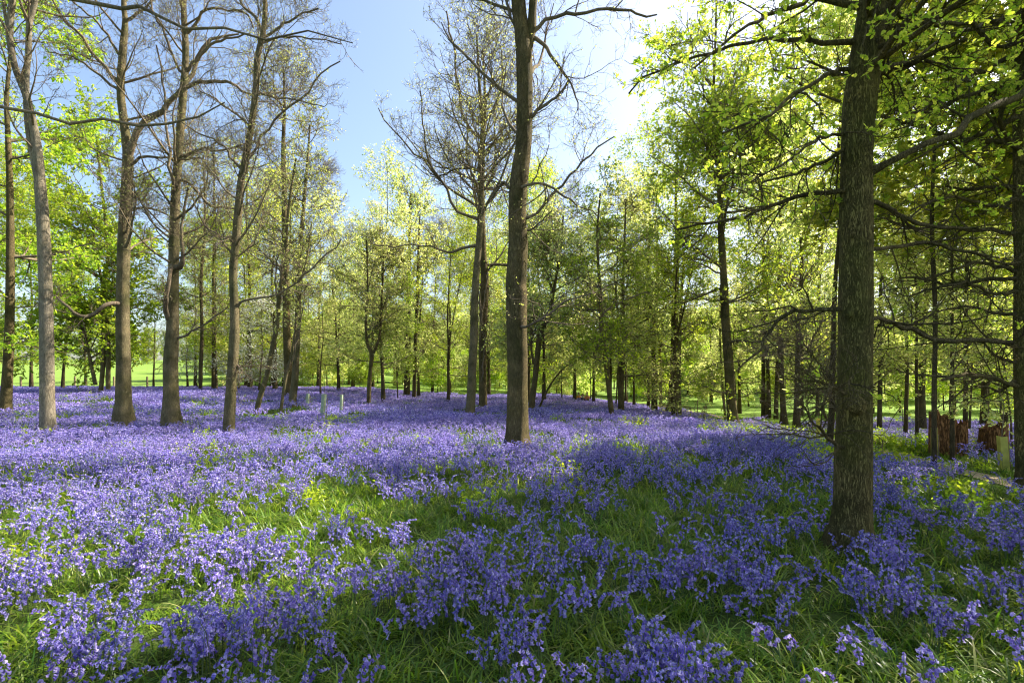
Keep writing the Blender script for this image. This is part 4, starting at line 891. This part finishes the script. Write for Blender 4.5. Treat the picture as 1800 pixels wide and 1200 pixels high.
src = []
for i in range(8): src.append(('a', strap_leaves(400 + i, 32, 0.12, 0).mesh('leaf_tuft', M['grass'])))
for i in range(6): src.append(('b', strap_leaves(420 + i, 60, 0.25, 1).mesh('leaf_tuft_far', M['grass'])))
for i in range(4): src.append(('c', strap_leaves(440 + i, 90, 0.5, 2).mesh('leaf_patch', M['grass'])))
gcol = source('leaf_sources', src)
PX, RX, SX, VX = [], [], [], []
for D0, D1, dens, v0, v1 in [(1.4, 7.5, 42, 0, 8), (7.5, 17, 11, 8, 14), (17, 48, 1.3, 14, 18)]:
    x, y = sample(rng, D0, D1, dens)
    keep = (path_dist(x, y) > 0.7) & (y < WOOD_EDGE(x) - .5) & clear_of_trunks(x, y, .7)
    x, y = x[keep], y[keep]
    PX.append(np.c_[x, y, H(x, y)]); RX.append(np.c_[rng.normal(0, .08, (len(x), 2)), rng.uniform(0, 6.28, len(x))])
    SX.append(rng.uniform(.7, 1.15, len(x))); VX.append(rng.integers(v0, v1, len(x)))
instancer('bluebell_leaves', 'long arching green leaves growing thickly under the bluebells', gcol, np.vstack(PX), np.vstack(RX), np.concatenate(SX), np.concatenate(VX))

# short grass along the path and in the open field edge
lc = source('grass_sources', [('a', strap_leaves(460 + i, 160, 0.3, 1, ln=(0.05, 0.13), wd=0.004).mesh('grass_tuft', M['lawn'])) for i in range(4)])
x, y = sample(rng, 6, 34, 8.0); d = path_dist(x, y); keep = (d > 0.24) & (d < 1.5) & (x > 1)
x, y = x[keep], y[keep]
x2, y2 = sample(rng, 24, 50, 1.4); k2 = (y2 > WOOD_EDGE(x2) - 1) & (y2 < WOOD_EDGE(x2) + 6); x = np.r_[x, x2[k2]]; y = np.r_[y, y2[k2]]
instancer('grass', 'short bright green grass along both sides of the path', lc, np.c_[x, y, H(x, y)], np.c_[np.zeros((len(x), 2)), rng.uniform(0, 6.28, len(x))], rng.uniform(.8, 1.5, len(x)), rng.integers(0, 4, len(x)))
# nettles and brambles by the path on the right
hc = source('herb_sources', [('a', herb(480 + i).mesh('herb_tuft', M['leaf_lime'])) for i in range(5)])
x, y = sample(rng, 6, 24, 3.5); d = path_dist(x, y); nz = pnoise(x, y, .5, 21)
keep = (x > 5) & (d > .5) & (d < 4.5) & (nz > -0.05)
x, y = x[keep], y[keep]
x2, y2 = sample(rng, 3, 30, .12); x = np.r_[x, x2]; y = np.r_[y, y2]
keep = (path_dist(x, y) > .5) & clear_of_trunks(x, y); x, y = x[keep], y[keep]
instancer('undergrowth', 'low leafy green weeds scattered among the bluebells and along the path', hc, np.c_[x, y, H(x, y)], np.c_[np.zeros((len(x), 2)), rng.uniform(0, 6.28, len(x))], rng.uniform(.5, 1.1, len(x)), rng.integers(0, 5, len(x)))

# ------------------------------------------------------------------ fence, guards, posts, stumps, people
def cyl(g, x, y, z0, z1, r0, r1, sides=12, lean=(0, 0), m=0, wob=0.0, cap=True):
    K = 5; z = np.linspace(z0, z1, K); u = np.linspace(0, 1, K)
    pts = np.c_[x + lean[0] * u, y + lean[1] * u, z]; V, Qd = tubes(pts[None], np.linspace(r0, r1, K)[None], sides)
    if wob: V = V + RNG.normal(0, wob, V.shape)
    g.add(V, Qd, m=m)
    if cap:
        top = V[-sides:]; c = top.mean(0) + [0, 0, r1 * .15]
        g.add(np.vstack([top, c]), None, [[i, (i + 1) % sides, sides] for i in range(sides)], m=m)
fx = [(-40, 48.5), (37, 48.5), (131, 48.0), (200, 48.5), (259, 48.5), (330, 49), (420, 50)]
F0 = at_px(37, 48.5); root = empty('fence', (F0, 48.5, h1(F0, 48.5))); tag(root, 'low fence of brown posts and wire between the bluebells and the green meadow', 'fence')
org = np.array(root.location)
tops = []
for px, D in fx:
    x = at_px(px, D); z = h1(x, D); g = Geo(); cyl(g, x, D, z - .2, z + 1.05, .09, .08, 8, lean=(random.uniform(-.05, .05), 0)); g.build('post', M['wood'], root, origin=org); tops.append([x, D - .1, z])
for hh in (.35, .65, .95):
    t = np.array(tops) + [0, 0, hh]; g = Geo(); q = resample(t, 40); g.add(*tubes(q[None], np.full((1, 40), .006), 4)); g.build('wire', M['wire'], root, origin=org)

def guard(px, py, hpx, wpx, D, mat, label, lean=0.0):
    if px > 1030: D = depth_of(px, py, 0.2)
    x = at_px(px, D); z = h1(x, D); hh = hpx / F * D; r = wpx / 2 / F * D
    ztop = EYE + (HOR - (py - hpx)) / F * D
    rt = empty('tree_guard', (x, D, z)); tag(rt, label, 'tree guard')
    g = Geo(); n = 4; a = np.arange(4) * np.pi / 2 + .5
    rings = []
    for u in np.linspace(0, 1, 6):
        zz = z - .03 + (ztop - z + .03) * u
        rings.append([[x + lean * u + r * (1 - .04 * u) * math.cos(t) * 1.1, D + r * math.sin(t) * 1.1, zz + (0.02 if u == 1 and k % 2 else 0)] for k, t in enumerate(a)])
    outer = np.array(rings); inner = outer.copy(); c = outer.mean(1, keepdims=True); inner = c + (outer - c) * .9
    for S, fl in ((outer, 1), (inner, -1)):
        I = np.arange(24).reshape(6, 4); J = np.roll(I, -1, 1); Q4 = np.stack([I[:-1], J[:-1], J[1:], I[1:]], -1).reshape(-1, 4); g.add(S.reshape(-1, 3), Q4[:, ::fl])
    g.add(np.vstack([outer[-1], inner[-1]]), [[i, (i + 1) % 4, 4 + (i + 1) % 4, 4 + i] for i in range(4)])
    g.build('tube', M[mat], rt, smooth=False, origin=(x, D, z))
    s = Geo(); cyl(s, x + r * 1.6, D, z - .1, ztop - .12, .014, .012, 6, lean=(lean, 0)); s.build('stake', M['wood'], rt, origin=(x, D, z))
    sp = Geo(); S = np.array([[x, D, z], [x + lean, D, ztop], [x + lean + .04, D, ztop + .5], [x + lean - .02, D, ztop + 1.0]]); q = resample(S, 8); sp.add(*tubes(q[None], np.linspace(.010, .004, 8)[None], 5))
    b, rb = grow(np.random.default_rng(int(px)), q[None], np.full((1, 8), .008), 7, .6, 1, .35, .8, .2, .1, 5, .6, .003); sp.add(*tubes(b, rb, 3))
    sp.build('sapling_stem', M['twig'], rt, origin=(x, D, z))
    lg = Geo(); pos, d = along(RNG, b, 5, .3, 1, .01); leaves(lg, RNG, pos, d, .05); lg.build('leaves', M['leaf_mid'], rt, smooth=False, origin=(x, D, z))
guard(566, 727, 34, 8, 19, 'tube_pale', 'pale green tree guard tube round a sapling, middle one of three left of centre', .08)
guard(540, 714, 22, 5, 24, 'tube_pale', 'narrow mossy tree guard tube, leftmost of three left of centre', .04)
guard(599, 720, 26, 5, 21, 'tube_pale', 'dull green tree guard tube, rightmost of three left of centre', .04)
guard(1642, 790, 37, 9, 11.3, 'tube', 'yellow-green tree guard tube in front of the big hollow stump')
guard(1766, 808, 40, 14, 9.0, 'tube', 'yellow-green leaning tree guard tube in front of the smaller stump, near the right edge', -.05)
guard(1438, 762, 26, 7, 15, 'tube', 'yellow tree guard tube just left of the big mossy trunk')
def post(px, py, hpx, D, label, head=False):
    D = depth_of(px, py, 0.2)
    x = at_px(px, D); z = h1(x, D); zt = EYE + (HOR - (py - hpx)) / F * D
    rt = empty('post', (x, D, z)); tag(rt, label, 'post'); g = Geo(); cyl(g, x, D, z - .1, zt, .032, .028, 8); g.build('shaft', M['wood'], rt, origin=(x, D, z))
    if head:
        g = Geo(); c = np.array([x, D - .04, zt]); e = [(-.11, -.06), (.11, -.06), (.11, .05), (-.11, .05)]
        V = [[c[0] + a, c[1] + d, c[2] + b] for d in (0, .025) for a, b in e]; g.add(V, [[0, 1, 2, 3], [7, 6, 5, 4], [0, 4, 5, 1], [1, 5, 6, 2], [2, 6, 7, 3], [3, 7, 4, 0]]); g.build('board', M['wood'], rt, smooth=False, origin=(x, D, z))
post(1239, 733, 18, 19.5, 'short wooden marker post with a small board beside the path', True)
post(1226, 722, 20, 22, 'plain thin wooden stake beyond the path, left of the marker post')
post(1428, 758, 22, 15.3, 'grey wooden stake just left of the yellow tree guard')

def stump(px, py, wpx, hpx, D, label, seed, hollow=True, slant=.15):
    D = depth_of(px, py, 0.15)
    x = at_px(px, D); z = h1(x, D); R = wpx / 2 / F * D; zt = EYE + (HOR - (py - hpx)) / F * D; Hh = zt - z
    rt = empty('tree_stump', (x, D, z)); tag(rt, label, 'tree stump'); g = Geo(); n = 48; K = 22; V = []
    for k in range(K):
        u = k / (K - 1)
        for i in range(n):
            a = i / n * 2 * math.pi
            nz = noise.noise(Vector((math.cos(a) * 1.8 + seed, math.sin(a) * 1.8, u * .8))) ; n2 = noise.noise(Vector((math.cos(a) * 4, math.sin(a) * 4 + seed, u * 1.2)))
            r = R * (1 + .32 * (1 - u) ** 3 * (1 + 1.5 * nz) + .16 * nz + .10 * n2)
            top = Hh * (1 + .22 * noise.noise(Vector((math.cos(a) * 2 + seed, math.sin(a) * 2, 5))) + .10 * noise.noise(Vector((math.cos(a) * 4.5 + seed, math.sin(a) * 4.5, 1))) + slant * math.cos(a))
            V.append([x + r * math.cos(a), D + r * math.sin(a), z - .08 + (top + .08) * u])
    V = np.array(V).reshape(K, n, 3); c = V.mean(1, keepdims=True); Vi = V[::-1].copy(); Vi[..., :2] = c[::-1][..., :2] + (Vi[..., :2] - c[::-1][..., :2]) * np.linspace(.82, .62, K)[:, None, None]
    Vi[..., 2] = np.maximum(Vi[..., 2] - .01, z + Hh * .25)
    S = np.vstack([V, Vi]); I = np.arange(2 * K * n).reshape(2 * K, n); J = np.roll(I, -1, 1)
    g.add(S.reshape(-1, 3), np.stack([I[:-1], J[:-1], J[1:], I[1:]], -1).reshape(-1, 4))
    g.build('shell', M['rotwood'], rt, origin=(x, D, z))
    f = Geo(); cc = np.array([[x + R * .8 * math.cos(a), D + R * .8 * math.sin(a), z + Hh * .3] for a in np.arange(16) / 16 * 6.283]); f.add(np.vstack([cc, [x, D, z + Hh * .2]]), None, [[i, (i + 1) % 16, 16] for i in range(16)])
    f.build('rotten_core', M['rotwood'], rt, origin=(x, D, z))
stump(1660, 788, 40, 50, 12.6, 'big dark red-brown hollow stump with a ragged broken top', 3.0, slant=-.25)
stump(1690, 790, 18, 44, 12.2, 'narrow red-brown slab of a stump, right half of the big broken pair', 6.0, slant=.1)
stump(1747, 786, 38, 36, 11.6, 'smaller red-brown stump with a jagged rim, near the right edge', 9.0, slant=.12)

def person(px, D, zsit, shirt, trousers, hair, label, facing=0.0, s=1.0):
    """someone sitting on the ground, legs forward"""
    x = at_px(px, D); z = h1(x, D) + zsit
    rt = empty('person', (x, D, z), facing); tag(rt, label, 'person')
    def skin(nm, vs, es, rs, mat, sub=1):
        me = bpy.data.meshes.new(nm); me.from_pydata([[a * s for a in v] for v in vs], es, []); o = bpy.data.objects.new(nm, me); link(o); o.parent = rt
        md = o.modifiers.new('skin', 'SKIN'); md.use_smooth_shade = True; ss = o.modifiers.new('sub', 'SUBSURF'); ss.levels = ss.render_levels = sub
        for v, r in zip(me.skin_vertices[0].data, rs): v.radius = (r[0] * s, r[1] * s) if isinstance(r, tuple) else (r * s, r * s)
        me.skin_vertices[0].data[0].use_root = True; me.materials.append(mat); return o
    body_v = [(0, 0, .12), (0, .02, .32), (0, .0, .52), (0, -.01, .60), (0, -.03, .69), (0, -.03, .77),
              (.13, 0, .51), (.19, -.06, .33), (.15, -.22, .25), (-.13, 0, .51), (-.19, -.06, .33), (-.16, -.22, .25),
              (.10, -.08, .11), (.16, -.38, .38), (.15, -.60, .06), (.15, -.72, .05), (-.10, -.08, .11), (-.16, -.38, .38), (-.15, -.60, .06), (-.15, -.72, .05),
              (.14, -.29, .24), (-.14, -.29, .24)]
    body_e = [(0, 1), (1, 2), (2, 3), (3, 4), (4, 5), (2, 6), (6, 7), (7, 8), (2, 9), (9, 10), (10, 11), (0, 12), (12, 13), (13, 14), (14, 15), (0, 16), (16, 17), (17, 18), (18, 19), (8, 20), (11, 21)]
    body_r = [.10, .09, .07, .045, .085, .07, .04, .038, .028, .05, .038, .028, .075, .055, .04, .03, .075, .055, .04, .03, .025, .025]
    skin('body', body_v, body_e, body_r, plain('skin', (.5, .3, .2), var=.1))
    skin('shirt', [(0, 0, .12), (0, .02, .32), (0, .0, .49), (.13, 0, .49), (.19, -.06, .33), (-.13, 0, .49), (-.19, -.06, .33)], [(0, 1), (1, 2), (2, 3), (3, 4), (2, 5), (5, 6)], [.14, .125, .12, .065, .05, .065, .05], plain('shirt_' + shirt[0], shirt[1], var=.15))
    skin('trousers', [(0, 0, .10), (.10, -.08, .11), (.16, -.38, .38), (.15, -.58, .09), (-.10, -.08, .11), (-.16, -.38, .38), (-.15, -.58, .09)], [(0, 1), (1, 2), (2, 3), (0, 4), (4, 5), (5, 6)], [(.16, .13), .09, .07, .055, .09, .07, .055], plain('trousers_' + trousers[0], trousers[1], var=.15))
    skin('hair', [(0, .02, .68), (0, .02, .77), (0, -.01, .82)], [(0, 1), (1, 2)], [.08, .095, .085], plain('hair_' + hair[0], hair[1], var=.2))
person(1017, 37, .05, ('orange', (.75, .30, .03)), ('navy', (.03, .03, .08)), ('dark', (.03, .02, .015)), 'dark-haired person in an orange top sitting far off, left of the group', .3, .85)
person(1024, 39, .0, ('pale', (.45, .60, .35)), ('green', (.08, .14, .05)), ('brown', (.08, .05, .03)), 'person in a pale green top sitting between the two dressed in orange', -.2, .8)
person(1032, 36, .05, ('rust', (.70, .26, .12)), ('brown', (.12, .08, .05)), ('fair', (.55, .42, .2)), 'fair-haired person in a rust orange top sitting at the right of the far group', -.4, 1.0)

# bare fallen saplings: two thin orange-brown stems behind the tree guard at the right edge
for px, D, lb in [(1758, 11.0, 'bare orange-brown whip of a sapling, left one of two beside the leaning tree guard'), (1772, 11.4, 'bare orange-brown whip of a sapling, right one of two beside the leaning tree guard')]:
    build_tree('sapling', lb, 'sapling', D, [[(px + 6, 780, 5), (px + 5, 740, 4), (px, 700, 3.5), (px - 4, 660, 3), (px - 8, 630, 2)]], bark='bark_tan', seed=int(px), sides=8, amp=0, n1=8, L1=.5, n2=3, L2=.3, n3=3, L3=.2, t0=.4, leaf='leaf_mid', nleaf=1, lsize=.04)
print('objects', len(bpy.data.objects))
